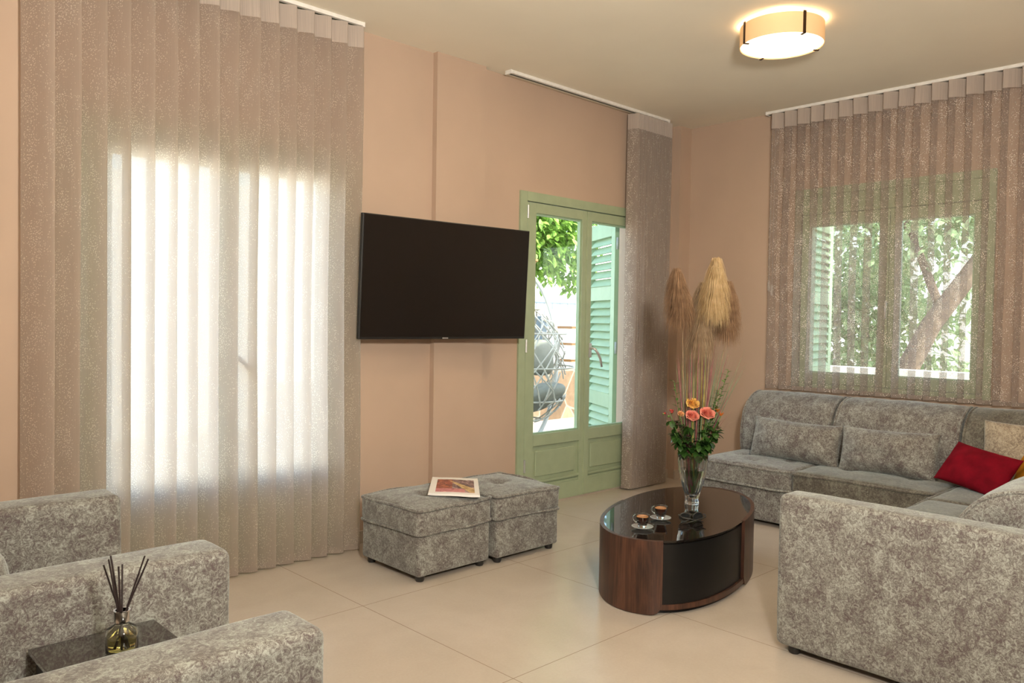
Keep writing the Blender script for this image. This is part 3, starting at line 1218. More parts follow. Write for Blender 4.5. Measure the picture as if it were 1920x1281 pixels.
def band(bm, a, b, thick, zlo, zhi, th0, th1, n=44, corner=0.05):
    """curved end panel following the oval, with rounded lower corners"""
    e = 2 / 2.15
    cols = []
    arc = [0.0]
    pp = []
    for k in range(n + 1):
        th = th0 + (th1 - th0) * k / n
        c, s = math.cos(th), math.sin(th)
        ox, oy = a * math.copysign(abs(c) ** e, c), b * math.copysign(abs(s) ** e, s)
        ix, iy = (a - thick) * math.copysign(abs(c) ** e, c), (b - thick) * math.copysign(abs(s) ** e, s)
        pp.append((ox, oy, ix, iy))
        if k:
            arc.append(arc[-1] + math.hypot(pp[k][0] - pp[k - 1][0], pp[k][1] - pp[k - 1][1]))
    L = arc[-1]
    for k, (ox, oy, ix, iy) in enumerate(pp):
        d = min(arc[k], L - arc[k])
        z = zlo
        if d < corner:
            z = zlo + corner - math.sqrt(max(0, corner * corner - (corner - d) ** 2))
        cols.append([bm.verts.new(p) for p in ((ox, oy, z), (ox, oy, zhi), (ix, iy, zhi), (ix, iy, z))])
    for A, B in zip(cols[:-1], cols[1:]):
        for i in range(4):
            j = (i + 1) % 4
            bm.faces.new((A[i], B[i], B[j], A[j]))
    bm.faces.new(cols[0])
    bm.faces.new(cols[-1][::-1])
    bmesh.ops.recalc_face_normals(bm, faces=bm.faces)


bm = bmesh.new()
slab(bm, oval(TA - 0.030, TB - 0.020), 0.323, 0.331, 0.002)
slab(bm, oval(TA - 0.016, TB - 0.008), 0.332, TH, 0.002)
link_mesh('glass_top', bm, M['black_glass'], t, smooth=True, auto=35)
for (a0, a1) in ((R(86), R(198)), (R(266), R(378))):
    bm = bmesh.new()
    band(bm, TA, TB, 0.020, 0.004, TH + 0.001, a0, a1, 64, 0.055)
    link_mesh('curved_end_panel', bm, M['wood'], t, smooth=True, auto=35)
bm = bmesh.new()
slab(bm, oval(TA - 0.022, TB - 0.004), 0.022, 0.047, 0.003)
link_mesh('base_board', bm, M['wood'], t, smooth=True, auto=35)
bm = bmesh.new()
slab(bm, oval(TA - 0.05, TB - 0.030), 0.0, 0.022)
link_mesh('plinth', bm, M['black_lacquer'], t, smooth=True, auto=35)
bm = bmesh.new()
slab(bm, oval(TA - 0.022, TB - 0.016), 0.047, 0.322)
link_mesh('middle_body', bm, M['black_lacquer'], t, smooth=True, auto=35)


# ------------------------------------------------------------------ espresso cups, saucers, sunglasses
def espresso(x, y, first):
    side = 'nearer the front-left table rim' if first else 'beside the sunglasses'
    s = thing('saucer', 'clear glass saucer under the espresso cup ' + side, 'saucer', (x, y, TH), 0, 'glass saucers')
    bm = bmesh.new()
    lathe(bm, [(0, 0.001), (0.022, 0.001), (0.030, 0.003), (0.051, 0.011), (0.053, 0.013), (0.050, 0.0145), (0.030, 0.0068), (0.020, 0.0052), (0, 0.0052)], 40)
    link_mesh('dish', bm, M['saucer_glass'], s, smooth=True)
    c = thing('espresso_cup', 'small clear glass cup of espresso ' + side, 'cup', (x, y, TH + 0.0056), R(100), 'espresso cups')
    bm = bmesh.new()
    prof = [(0, 0.000), (0.015, 0.0), (0.017, 0.003), (0.020, 0.014), (0.0265, 0.040), (0.0295, 0.056), (0.0302, 0.0575), (0.0288, 0.0580), (0.0276, 0.056),
            (0.0245, 0.040), (0.0175, 0.016), (0.012, 0.011), (0, 0.010)]
    lathe(bm, prof, 36)
    link_mesh('cup_body', bm, M['crystal'], c, smooth=True)
    bm = bmesh.new()
    lathe(bm, [(0, 0.0108), (0.0118, 0.0118), (0.0172, 0.0168), (0.0240, 0.0398), (0.0258, 0.0480), (0, 0.0480)], 36)
    link_mesh('coffee', bm, M['coffee'], c, smooth=True, auto=40)
    bm = bmesh.new()
    lathe(bm, [(0, 0.0496), (0.0262, 0.0496), (0.0258, 0.0481), (0, 0.0481)], 36)
    link_mesh('crema', bm, M['crema'], c, smooth=True, auto=40)
    bm = bmesh.new()
    tube(bm, [(0.0275, 0, 0.050), (0.037, 0, 0.052), (0.045, 0, 0.045), (0.044, 0, 0.033), (0.035, 0, 0.022), (0.0225, 0, 0.017)], 0.0034, 8)
    link_mesh('cup_handle', bm, M['crystal'], c, smooth=True)
    c.scale = (1.14, 1.14, 1.1)
    return s


espresso(3.080, 2.284, True)
espresso(3.292, 2.330, False)

t = thing('sunglasses', 'black sunglasses lying folded on the black glass table top', 'sunglasses', (3.375, 2.205, TH), R(-35))
for s in (-1, 1):
    pts = []
    for k in range(28):
        a = 2 * PI * k / 28
        pts.append((s * 0.034 + 0.027 * math.cos(a), 0.004 * math.cos(a) * s, 0.024 + 0.021 * math.sin(a)))
    bm = bmesh.new()
    tube(bm, pts, 0.0028, 8, closed=True)
    rim = link_mesh('rim', bm, M['foot'], t, smooth=True)
    bm = bmesh.new()
    vs = [bm.verts.new(p) for p in pts]
    bm.faces.new(vs)
    vs2 = [bm.verts.new((p[0], p[1] + 0.0015, p[2])) for p in pts]
    bm.faces.new(vs2[::-1])
    link_mesh('lens', bm, M['lens'], t)
    bm = bmesh.new()
    tube(bm, [(s * 0.064, 0.004, 0.036), (s * 0.068, -0.012, 0.036), (s * 0.060, -0.035, 0.030), (s * 0.0, -0.050 - s * 0.006, 0.020), (-s * 0.045, -0.046 - s * 0.006, 0.008)],
         [0.003, 0.003, 0.003, 0.0028, 0.003], 8)
    link_mesh('temple', bm, M['foot'], t, smooth=True)
bm = bmesh.new()
tube(bm, [(-0.009, 0, 0.030), (0, 0.001, 0.034), (0.009, 0, 0.030)], 0.0025, 8)
link_mesh('bridge', bm, M['foot'], t, smooth=True)

# ------------------------------------------------------------------ vase and bouquet
VX, VY = 3.712, 2.424
t = thing('glass_vase', 'tall fluted clear crystal vase standing on the coffee table', 'vase', (VX, VY, TH))
bm = bmesh.new()
outer = [(0, 0.001), (0.036, 0.001), (0.038, 0.006), (0.034, 0.020), (0.034, 0.035), (0.045, 0.075), (0.060, 0.125), (0.071, 0.180), (0.0765, 0.235), (0.078, 0.272)]
inner = [(0.0772, 0.2735), (0.0764, 0.272), (0.0735, 0.235), (0.0670, 0.180), (0.0555, 0.125), (0.038, 0.075), (0.024, 0.050), (0.012, 0.040), (0, 0.038)]
lathe(bm, outer + inner, 120, lobes=12, amp=0.045)
link_mesh('vase_body', bm, M['crystal'], t, smooth=True)
bm = bmesh.new()
lathe(bm, [(0, 0.0395), (0.011, 0.0415), (0.022, 0.051), (0.0355, 0.075), (0.052, 0.125), (0.0635, 0.180), (0.0645, 0.190), (0, 0.190)], 60)
link_mesh('water', bm, M['water'], t, smooth=True, auto=50)

rnd = random.Random(5)
RT = Vector((0.7211, -0.6926, 0))     # across the view, for laying the spray out the way it leans
FW = Vector((0.6926, 0.7211, 0))
VC = Vector((VX, VY, 0))


def leaf(bm, base, d, up, L, W, curl=0.3, n=5):
    d = d.normalized()
    side = d.cross(up)
    if side.length < 1e-4:
        side = d.cross(Vector((1, 0, 0.1)))
    side.normalize()
    nn = side.cross(d).normalized()
    rows = []
    for i in range(n + 1):
        s = i / n
        w = W * math.sin(PI * min(1, s * 0.96 + 0.04)) ** 0.75
        p = base + d * (L * s) - nn * (curl * L * s * s)
        rows.append((bm.verts.new(p - side * w / 2 + nn * w * 0.15), bm.verts.new(p), bm.verts.new(p + side * w / 2 + nn * w * 0.15)))
    for a, b in zip(rows[:-1], rows[1:]):
        bm.faces.new((a[0], a[1], b[1], b[0]))
        bm.faces.new((a[1], a[2], b[2], b[1]))


def in_vase(k, z=0.06):
    """a stem's foot inside the vase"""
    a = k * 2.4
    return Vector((VX + 0.014 * math.cos(a), VY + 0.014 * math.sin(a), TH + z))


def mouth(p):
    """where the stem to p passes the vase's mouth"""
    d = Vector((p.x - VX, p.y - VY, 0))
    if d.length > 0.045:
        d = d.normalized() * 0.045
    return Vector((VX + d.x, VY + d.y, TH + 0.27))


stem_i = [0]


def stem_path(top, n=8):
    k = stem_i[0]
    stem_i[0] += 1
    a = in_vase(k)
    b = mouth(top)
    out = []
    for i in range(n + 1):
        s = i / n
        if s < 0.3:
            q = a.lerp(b, s / 0.3)
        else:
            q = b.lerp(top, (s - 0.3) / 0.7)
        out.append(q)
    return out


def rose(label, pos, r, mat, cat='rose', bud=False):
    t = thing('rose', label, cat, pos)
    L = Vector(pos)
    bm = bmesh.new()
    rings = 6 if not bud else 3
    rr = random.Random(int(pos[0] * 1000))
    face = Vector((-0.50, -0.60, 0.85)).normalized()
    q = Vector((0, 0, 1)).rotation_difference(face).to_matrix().to_4x4()
    for k in range(rings):
        t_ = k / (rings - 1)
        rad = r * (0.14 + 0.80 * t_)
        n = 3 + (k + 1) // 2
        hgt = r * (1.22 - 0.30 * t_)
        for j in range(n):
            a0 = 2 * PI * j / n + k * 1.1 + rr.uniform(-0.15, 0.15)
            w = 2 * PI / n * 1.22
            rows = []
            for i in range(8):
                s = i / 7
                row = []
                for m in range(9):
                    b = (m - 4) / 4
                    a = a0 + w * b / 2
                    top_ = 1 - 0.22 * b * b
                    h = hgt * s * top_ - r * 0.42
                    flare = rad * (0.62 + 0.40 * math.sin(min(1.0, s * 1.15) * PI * 0.5)) + r * (0.02 + 0.13 * t_) * max(0, s - 0.72) / 0.28
                    flare += r * 0.05 * b
                    h -= r * 0.22 * t_ * max(0, (s - 0.80) / 0.20) ** 2
                    row.append(bm.verts.new((flare * math.cos(a), flare * math.sin(a), h)))
                rows.append(row)
            for i in range(7):
                for m in range(8):
                    bm.faces.new((rows[i][m], rows[i][m + 1], rows[i + 1][m + 1], rows[i + 1][m]))
    xf(bm, q)
    link_mesh('petals', bm, mat, t, smooth=True)
    bm = bmesh.new()
    for j in range(5):
        a = 2 * PI * j / 5
        leaf(bm, Vector((0, 0, 0)) - face * r * 0.38, (Vector((math.cos(a), math.sin(a), 0.2)) - face * 0.2), face, r * 0.9, r * 0.35, 0.2)
    link_mesh('sepals', bm, M['stem_green'], t)
    bm = bmesh.new()
    top = L - face * r * 0.35
    tube(bm, [p - L for p in stem_path(top)], 0.0028, 6)
    link_mesh('stem', bm, M['stem_green'], t, smooth=True)
    return t


rose('left of the two pink roses at the front of the bouquet', (3.650, 2.392, 0.828), 0.034, M['rose_pink'])
rose('larger pink rose on the right at the front of the bouquet', (3.712, 2.340, 0.842), 0.038, M['rose_pink'])
rose('yellow rose above the pink roses in the vase', (3.662, 2.400, 0.893), 0.034, M['rose_yellow'])
rose('small peach rose bud left of the pink roses', (3.628, 2.450, 0.836), 0.017, M['peach_petal'], bud=True)


def lily(label, pos):
    t = thing('orange_flower', label, 'flower', pos)
    L = Vector(pos)
    bm = bmesh.new()
    for j in range(6):
        a = 2 * PI * j / 6
        leaf(bm, Vector((0, 0, 0)), Vector((math.cos(a) * 0.8 - 0.4, math.sin(a) * 0.8 - 0.4, 0.7)), Vector((0, 0, 1)), 0.030, 0.013, -0.25)
    link_mesh('petals', bm, M['orange_petal'], t, smooth=True)
    bm = bmesh.new()
    tube(bm, [p - L for p in stem_path(L)], 0.002, 6)
    link_mesh('stem', bm, M['stem_green'], t, smooth=True)


lily('upper small orange flower at the right side of the bouquet', (3.795, 2.330, 0.845))
lily('lower small orange flower at the right side of the bouquet', (3.802, 2.312, 0.825))


def pampas(label, tip, bottom, rad, mat, n, seed):
    tip, bottom = Vector(tip), Vector(bottom)
    t = thing('pampas_grass', label, 'pampas grass', tip, 0, 'pampas plumes')
    rr = random.Random(seed)
    bm = bmesh.new()
    ax = bottom - tip
    L = ax.length
    for i in range(n):
        s = rr.random() ** 0.9 * 0.72
        p0 = tip.lerp(bottom, s) - tip
        a = rr.random() * 2 * PI
        out = Vector((math.cos(a), math.sin(a), 0))
        reach = rad * (0.46 + 0.64 * min(1, s * 2.6 + 0.08) ** 0.6) * (0.45 + 0.75 * rr.random())
        ln = L * (0.28 + 0.10 * rr.random())
        p1 = p0 + out * reach * 0.50 + Vector((0, 0, ln * 0.16))
        p2 = p0 + out * reach * 0.92 - Vector((0, 0, ln * 0.30))
        p3 = p0 + out * reach * (1.0 + 0.15 * rr.random()) - Vector((0, 0, ln * (0.55 + 0.45 * rr.random())))
        w = 0.00062
        sd = Vector((-out.y, out.x, 0))
        if rr.random() < 0.5:
            sd = (sd + out).normalized()
        pv = None
        for k, p in enumerate((p0, p1, p2, p3)):
            ww = w * (1, 1, 0.9, 0.35)[k]
            row = (bm.verts.new(p - sd * ww), bm.verts.new(p + sd * ww))
            if pv:
                bm.faces.new((pv[0], pv[1], row[1], row[0]))
            pv = row
    link_mesh('plume', bm, mat, t)
    bm = bmesh.new()
    path = [tip - Vector((0, 0, -0.004))] + [tip.lerp(bottom, 0.5), bottom]
    path += [q for q in stem_path(bottom)[::-1]][1:]
    tube(bm, [q - tip for q in path], 0.0024, 6)
    link_mesh('stalk', bm, M['plume_taupe'], t, smooth=True)


def at(dx, dz, df=0.0):
    """point beside the vase: dx metres to the right as seen from the room's door side, dz height, df further back"""
    p = VC + RT * dx + FW * df
    return Vector((p.x, p.y, dz))


pampas('dark brown pampas plume leaning far to the left', at(-0.105, 1.610, 0.03), at(-0.065, 1.270, 0.02), 0.066, M['plume_brown'], 2600, 1)
pampas('pale cream pampas plume, tallest at the front of the spray', at(0.097, 1.665, -0.04), at(0.080, 1.300, -0.03), 0.066, M['plume_cream'], 3400, 2)
pampas('brown pampas plume leaning to the right', at(0.186, 1.545, 0.04), at(0.168, 1.200, 0.03), 0.062, M['plume_brown'], 2600, 3)
pampas('taupe pampas plume hanging lowest in the middle of the spray', at(0.050, 1.430, 0.02), at(0.018, 1.110, 0.02), 0.066, M['plume_taupe'], 2800, 4)
pampas('taupe pampas plume half hidden behind the pale cream one', at(0.055, 1.540, 0.08), at(0.040, 1.230, 0.06), 0.064, M['plume_taupe'], 2600, 6)


def blades(label, mat, n, x0, x1, h0, h1, seed, droop=0.3, w=0.0022, fan=1.0):
    t = thing('ornamental_grass', label, 'grass', (VX, VY, TH + 0.05))
    O = Vector((VX, VY, TH + 0.05))
    rr = random.Random(seed)
    bm = bmesh.new()
    for i in range(n):
        dx = x0 + (x1 - x0) * rr.random()
        top = at(dx * fan, h0 + (h1 - h0) * rr.random(), (rr.random() - 0.4) * 0.16)
        a = in_vase(i)
        b = mouth(top)
        dr = droop * rr.random()
        pts = [a]
        for k in range(9):
            s = k / 8
            q = b.lerp(top, s)
            q += (top - b).cross(Vector((0, 0, 1))).cross(Vector((0, 0, 1))) * (-dr * 0.5 * (s * (1 - s)))
            q.z -= dr * 0.22 * s ** 4
            pts.append(q)
        sd = Vector((0.7, -0.69, 0)) if rr.random() < 0.6 else Vector((0.7, 0.7, 0))
        pv = None
        for k, q in enumerate(pts):
            ww = w * (1 - (k / (len(pts) - 1)) ** 3 * 0.85)
            row = (bm.verts.new(q - O - sd * ww), bm.verts.new(q - O + sd * ww))
            if pv:
                bm.faces.new((pv[0], pv[1], row[1], row[0]))
            pv = row
    link_mesh('blades', bm, mat, t)


blades('upright yellow-green grass blades rising behind the yellow rose', M['grass_y'], 16, -0.07, 0.15, 1.05, 1.30, 11, 0.15, 0.0042)
blades('burgundy grass blades fanning out to both sides of the bouquet', M['grass_r'], 64, -0.10, 0.22, 0.90, 1.28, 12, 0.5, 0.0032)
blades('thin grey-green grass arching to the right of the bouquet', M['grass_g'], 34, -0.10, 0.30, 1.05, 1.30, 13, 0.45, 0.0018)
blades('short reddish wisps sticking out low on both sides of the bouquet', M['grass_r'], 16, -0.22, 0.26, 0.78, 1.02, 14, 0.5, 0.0013)


def sprig(label, top, n, L, W, mat, seed, name='ruscus_sprig', two=False):
    top = Vector(top)
    t = thing(name, label, 'foliage', top)
    rr = random.Random(seed)
    path = stem_path(top, 14)
    bm = bmesh.new()
    tube(bm, [p - top for p in path], 0.0018, 6)
    link_mesh('stem', bm, M['stem_green'], t, smooth=True)
    bm = bmesh.new()
    for i in range(n):
        s = 0.42 + 0.58 * i / max(1, n - 1)
        f = s * 14
        k = min(13, int(f))
        p = path[k].lerp(path[k + 1], f - k) - top
        a = i * 2.4 + rr.random()
        d = Vector((math.cos(a), math.sin(a), 0.35 + 0.5 * rr.random()))
        if two:
            d = Vector((math.cos(a) * 0.8, math.sin(a) * 0.8, rr.uniform(-0.9, 0.6)))
            s = 0.36 + 0.64 * rr.random()
            k = min(13, int(s * 14))
            p = path[k] - top
        leaf(bm, p, d, Vector((0, 0, 1)), L * (0.8 + 0.4 * rr.random()), W * (0.8 + 0.4 * rr.random()), 0.25)
    link_mesh('leaves', bm, mat, t, smooth=True)


sprig('glossy green leaf sprig reaching up on the left of the bouquet', at(-0.115, 1.010, -0.02), 20, 0.032, 0.015, M['ruscus'], 1)
sprig('tall glossy green leaf sprig on the right of the bouquet', at(0.175, 1.075, -0.03), 30, 0.034, 0.016, M['ruscus'], 2)
sprig('shorter green leaf sprig right of the pink roses', at(0.120, 0.975, -0.06), 24, 0.032, 0.016, M['ruscus'], 3)
LEAFY = [(-0.115, 0.735, -0.06, 'low on the left side'), (0.115, 0.750, -0.05, 'low on the right side'), (0.015, 0.705, -0.09, 'hanging over the front rim'),
         (0.060, 0.790, -0.06, 'under the larger pink rose'), (-0.045, 0.785, -0.07, 'under the left pink rose'), (0.140, 0.815, -0.01, 'below the orange flowers'),
         (-0.125, 0.815, -0.01, 'left of the peach bud'), (0.0, 0.86, 0.05, 'behind the yellow rose'), (0.075, 0.700, -0.08, 'hanging over the right rim')]
for i, (dx, z, df, wh) in enumerate(LEAFY):
    sprig('dark green rose foliage ' + wh + ' of the bouquet', at(dx, z, df), 28, 0.048, 0.034, M['bouquet_leaf'], 20 + i, 'rose_foliage', True)
for i, (dx, z, df, wh) in enumerate([(-0.095, 0.80, -0.06, 'beside the peach bud'), (-0.05, 0.725, -0.09, 'hanging over the left rim of the vase'), (0.03, 0.865, -0.02, 'between the roses')]):
    sprig('dusky purple filler flower spray ' + wh, at(dx, z, df), 70, 0.022, 0.010, M['purple_leaf'], 40 + i, 'filler_flower')
t = thing('berry_sprig', 'small sprig of red and green tips at the left edge of the bouquet', 'berries', at(-0.135, 0.835, -0.03))
rr = random.Random(3)
for k in range(9):
    bm = bmesh.new()
    bmesh.ops.create_icosphere(bm, subdivisions=2, radius=0.0055 + 0.002 * rr.random())
    xf(bm, Matrix.Translation((rr.uniform(-0.03, 0.03), rr.uniform(-0.03, 0.03), rr.uniform(-0.02, 0.02))))
    link_mesh('berry', bm, M['berry'] if k % 3 else M['ruscus'], t, smooth=True)
bm = bmesh.new()
tq = at(-0.135, 0.835, -0.03)
tube(bm, [p - tq for p in stem_path(tq)], 0.0018, 6)
link_mesh('stem', bm, M['stem_green'], t, smooth=True)

# ------------------------------------------------------------------ corner sofa
t = thing('corner_sofa', 'large modular corner sofa in mottled grey-brown velvet below the window', 'sofa', (4.80, 1.53, 0))
SO = Vector((4.80, 1.53, 0))


def put(bm, x, y, z, m=None):
    if m is not None:
        xf(bm, m)
    return xf(bm, Matrix.Translation(Vector((x, y, z)) - SO))


def sofa_base(x0, x1, y0, y1):
    hx, hy = (x1 - x0) / 2, (y1 - y0) / 2
    bm = soft(hx, hy, 0.108, 0.016, (8, 8, 4), (0.003, 0.003, 0), wrinkle=0.001)
    return link_mesh('base', put(bm, (x0 + x1) / 2, (y0 + y1) / 2, 0.030 + 0.108), M['velvet'], t, smooth=True)


def sofa_seat(x0, x1, y0, y1, mat, dim, seed):
    hx, hy = (x1 - x0) / 2, (y1 - y0) / 2
    cx, cy = (x0 + x1) / 2, (y0 + y1) / 2
    bm = soft(hx, hy, 0.072, 0.024, (22, 22, 4), (0.006, 0.006, 0.016), dim, wrinkle=0.004, seed=seed)
    o = link_mesh('seat_cushion', put(bm, cx, cy, 0.246 + 0.072), mat, t, smooth=True)
    for z in (0.380, 0.256):
        bm = bmesh.new()
        tube(bm, rrect(hx + 0.003, hy + 0.003, 0.024, 0, 5, 0.010, seed), 0.0080, 8, closed=True)
        link_mesh('piping', put(bm, cx, cy, z), mat, o, smooth=True)
    return o


def sofa_back(width, cx, cy, ang, mat, seed, H=0.435):
    """back cushion: profile in (depth, height) swept over its width; local y is depth (0 = front face), x is width"""
    D = 0.44
    prof = []
    rt = 0.24
    dt = 0.26
    for k in range(6):
        prof.append((0.0 - 0.018 * math.sin(PI * k / 6 * 0.9), H - rt - (H - rt) * (1 - k / 5)))
    for k in range(1, 13):
        a = R(90 * k / 12)
        prof.append((dt * (1 - math.cos(a)), H - rt + rt * math.sin(a)))
    for k in range(1, 6):
        prof.append((dt + (D - dt - 0.05) * k / 5, H - 0.004 * k))
    for k in range(1, 5):
        a = R(90 * k / 4)
        prof.append((D - 0.05 + 0.05 * math.sin(a), H - 0.07 + 0.05 * math.cos(a)))
    for k in range(1, 5):
        prof.append((D, (H - 0.07) * (1 - k / 4)))
    bm = bmesh.new()
    W = width / 2
    xs = [-W, -W + 0.004, -W + 0.012, -W + 0.025, -W + 0.045] + [(-W + 0.045) + (2 * W - 0.09) * i / 22 for i in range(1, 22)] + \
         [W - 0.045, W - 0.025, W - 0.012, W - 0.004, W]
    grid = []
    nP = len(prof)
    for x in xs:
        e = min(W - abs(x), 0.045) / 0.045
        inset = 0.012 * (1 - math.sqrt(max(0, 1 - (1 - e) ** 2)))
        row = []
        for i, (d, z) in enumerate(prof):
            b = max(0.0, 1 - (x / W) ** 2)
            s = i / (nP - 1)
            puff = 0.020 * b ** 0.5 * math.sin(PI * min(1, s * 1.5)) if s < 0.67 else 0
            nrm = Vector((0, -1, 0.25)) if i < 9 else Vector((0, -0.3, 1))
            p = Vector((x, d, z)) + nrm * puff
            cd, cz = 0.2, 0.2
            p.y += (cd - p.y) * inset * 6.0
            p.z += (cz - p.z) * inset * 5.0 if z > 0.05 else 0
            for tx in (-W * 0.45, W * 0.45):
                q = ((x - tx) ** 2 + (d - 0.10) ** 2 + (z - 0.405) ** 2) / 0.0036
                p -= Vector((0, -0.5, 1)).normalized() * 0.022 * math.exp(-q * 1.6)
                q = ((x - tx) ** 2 + (d - 0.0) ** 2 + (z - 0.18) ** 2) / 0.0036
                p -= Vector((0, -1, 0)) * 0.014 * math.exp(-q * 1.6)
            n1 = noise.noise_vector(Vector((x * 6 + seed, d * 6, z * 6)))
            p += n1 * 0.004
            row.append(bm.verts.new(p))
        grid.append(row)
    for i in range(len(xs) - 1):
        for j in range(nP - 1):
            bm.faces.new((grid[i][j], grid[i + 1][j], grid[i + 1][j + 1], grid[i][j + 1]))
        bm.faces.new((grid[i][nP - 1], grid[i + 1][nP - 1], grid[i + 1][0], grid[i][0]))
    for row in (grid[0], grid[-1]):
        x0 = row[0].co.x
        sg = -1 if x0 < 0 else 1
        prevr = row
        for q in (0.88, 0.74, 0.58, 0.40, 0.20):
            cur = []
            for v in row:
                y, z = 0.2 + (v.co.y - 0.2) * q, 0.2 + (v.co.z - 0.2) * q
                w = noise.noise(Vector((y * 11 + seed, z * 16 + y * 9, seed + sg))) * 0.016 * (1 - q) ** 0.4
                cur.append(bm.verts.new((x0 + sg * w, y, z)))
            for j in range(nP):
                k = (j + 1) % nP
                bm.faces.new((prevr[j], prevr[k], cur[k], cur[j]))
            prevr = cur
        c = bm.verts.new((x0, 0.2, 0.2))
        for j in range(nP):
            bm.faces.new((prevr[j], prevr[(j + 1) % nP], c))
    bmesh.ops.recalc_face_normals(bm, faces=bm.faces)
    pip = [[v.co.copy() for v in row[:]] for row in (grid[2], grid[-3])]
    rot = Matrix.Rotation(ang, 4, 'Z')
    o = link_mesh('back_cushion', put(bm, cx, cy, 0.386, rot), mat, t, smooth=True)
    for row in pip:
        bm = bmesh.new()
        sgn = -1 if row[0].x < 0 else 1
        tube(bm, [p + Vector((sgn * 0.004, 0, 0)) for p in row[:-3]], 0.0085, 8)
        link_mesh('piping', put(bm, cx, cy, 0.386, rot), mat, o, smooth=True)
    return o


# along the window wall (front at x 4.80, back at x 5.78)
sofa_base(4.815, 5.775, 2.402, 3.082)
sofa_base(4.815, 5.775, 1.585, 2.396)
sofa_base(4.650, 5.775, 0.560, 1.580)
sofa_base(3.150, 4.645, 0.560, 1.560)
sofa_seat(4.795, 5.42, 2.402, 3.086, M['velvet'], [(0, 0.18, 0.06, 0.018), (0, -0.18, 0.06, 0.018), (-0.16, 0, 0.06, 0.012)], 2.0)
sofa_seat(4.795, 5.42, 1.538, 2.396, M['velvet_dark'], [(0, 0.2, 0.07, 0.016), (0, -0.2, 0.07, 0.016)], 5.0)
sofa_seat(4.628, 5.42, 0.95, 1.532, M['velvet_dark'], [], 8.0)
sofa_seat(3.155, 4.622, 0.95, 1.532, M['velvet_dark'], [(-0.35, 0, 0.07, 0.014), (0.35, 0, 0.07, 0.014)], 11.0)
sofa_back(0.672, 5.345, 2.738, R(-90), M['velvet'], 1.0)
sofa_back(0.785, 5.345, 1.992, R(-90), M['velvet'], 4.0)
sofa_back(0.850, 5.345, 1.160, R(-90), M['velvet_dark'], 7.0)
sofa_back(0.735, 3.540, 0.965, R(180), M['velvet'], 9.0, H=0.375)
sofa_back(0.735, 4.285, 0.965, R(180), M['velvet'], 12.0, H=0.385)
sofa_back(0.60, 4.96, 0.965, R(180), M['velvet'], 15.0, H=0.385)
bm = rbox(5.44, 5.775, 0.56, 3.078, 0.240, 0.392, 0.012)
link_mesh('back_frame', put(bm, 0, 0, 0, Matrix.Translation(SO * 0)), M['velvet'], t)
bm = rbox(3.152, 5.43, 0.56, 0.93, 0.240, 0.392, 0.012)
link_mesh('back_frame', put(bm, 0, 0, 0, Matrix.Translation(SO * 0)), M['velvet'], t)
bm = soft(0.073, 0.49, 0.3065, 0.028, (4, 14, 8), (0.003, 0.002, 0.003), wrinkle=0.002, seed=2.2)
link_mesh('armrest', put(bm, 3.066, 1.062, 0.032 + 0.3065), M['velvet'], t, smooth=True)
for (x, y) in ((3.045, 1.49), (3.045, 0.62), (4.86, 3.02), (5.70, 3.02), (4.86, 2.46), (4.86, 2.33), (4.86, 1.66), (3.25, 1.48), (4.55, 1.48), (4.75, 1.48)):
    bm = bmesh.new()
    lathe(bm, [(0, 0), (0.019, 0), (0.023, 0.008), (0.024, 0.036), (0, 0.036)], 18)
    link_mesh('foot', put(bm, x, y, 0), M['foot'], t, smooth=True, auto=40)


# ------------------------------------------------------------------ cushions on the sofa
def pillow(name, label, centre, w, h, th, mat, right, up, seed=0.0, wr=0.006, pinch=0.05, group=None):
    right = Vector(right).normalized()
    up = Vector(up).normalized()
    up = (up - right * up.dot(right)).normalized()
    nrm = right.cross(up)
    n = 26
    bm = bmesh.new()
    sides = []
    for s in (1, -1):
        g = []
        for i in range(n + 1):
            row = []
            for j in range(n + 1):
                u, v = -1 + 2 * i / n, -1 + 2 * j / n
                uu = math.copysign(1 - (1 - abs(u)) ** 1.25, u)
                vv = math.copysign(1 - (1 - abs(v)) ** 1.25, v)
                x = uu * w / 2 * (1 - pinch * (1 - vv * vv) * abs(uu) ** 2 * 0.9)
                y = vv * h / 2 * (1 - pinch * 1.6 * (1 - uu * uu) * abs(vv) ** 2)
                d = max(0.0, (1 - uu ** 2) * (1 - vv ** 2)) ** 0.52
                nv = noise.noise(Vector((uu * 2.1 + seed, vv * 2.1, seed)))
                rad = (abs(uu) ** 4 + abs(vv) ** 4)
                wz = noise.noise(Vector((uu * 6 + seed * 2, vv * 3, 4.0))) * wr * rad * d * 2
                z = s * (th / 2 * d * (1 + 0.18 * nv)) + wz
                row.append(Vector((x, y, z)))
            g.append(row)
        sides.append(g)
    for s, g in zip((1, -1), sides):
        vs = [[bm.verts.new(right * p.x + up * p.y + nrm * p.z) for p in row] for row in g]
        for i in range(n):
            for j in range(n):
                f = (vs[i][j], vs[i + 1][j], vs[i + 1][j + 1], vs[i][j + 1])
                bm.faces.new(f if s > 0 else f[::-1])
    bmesh.ops.remove_doubles(bm, verts=bm.verts, dist=1e-5)
    o = link_mesh(name, bm, mat, None, smooth=True, loc=centre)
    return tag(o, label, 'cushion', group)


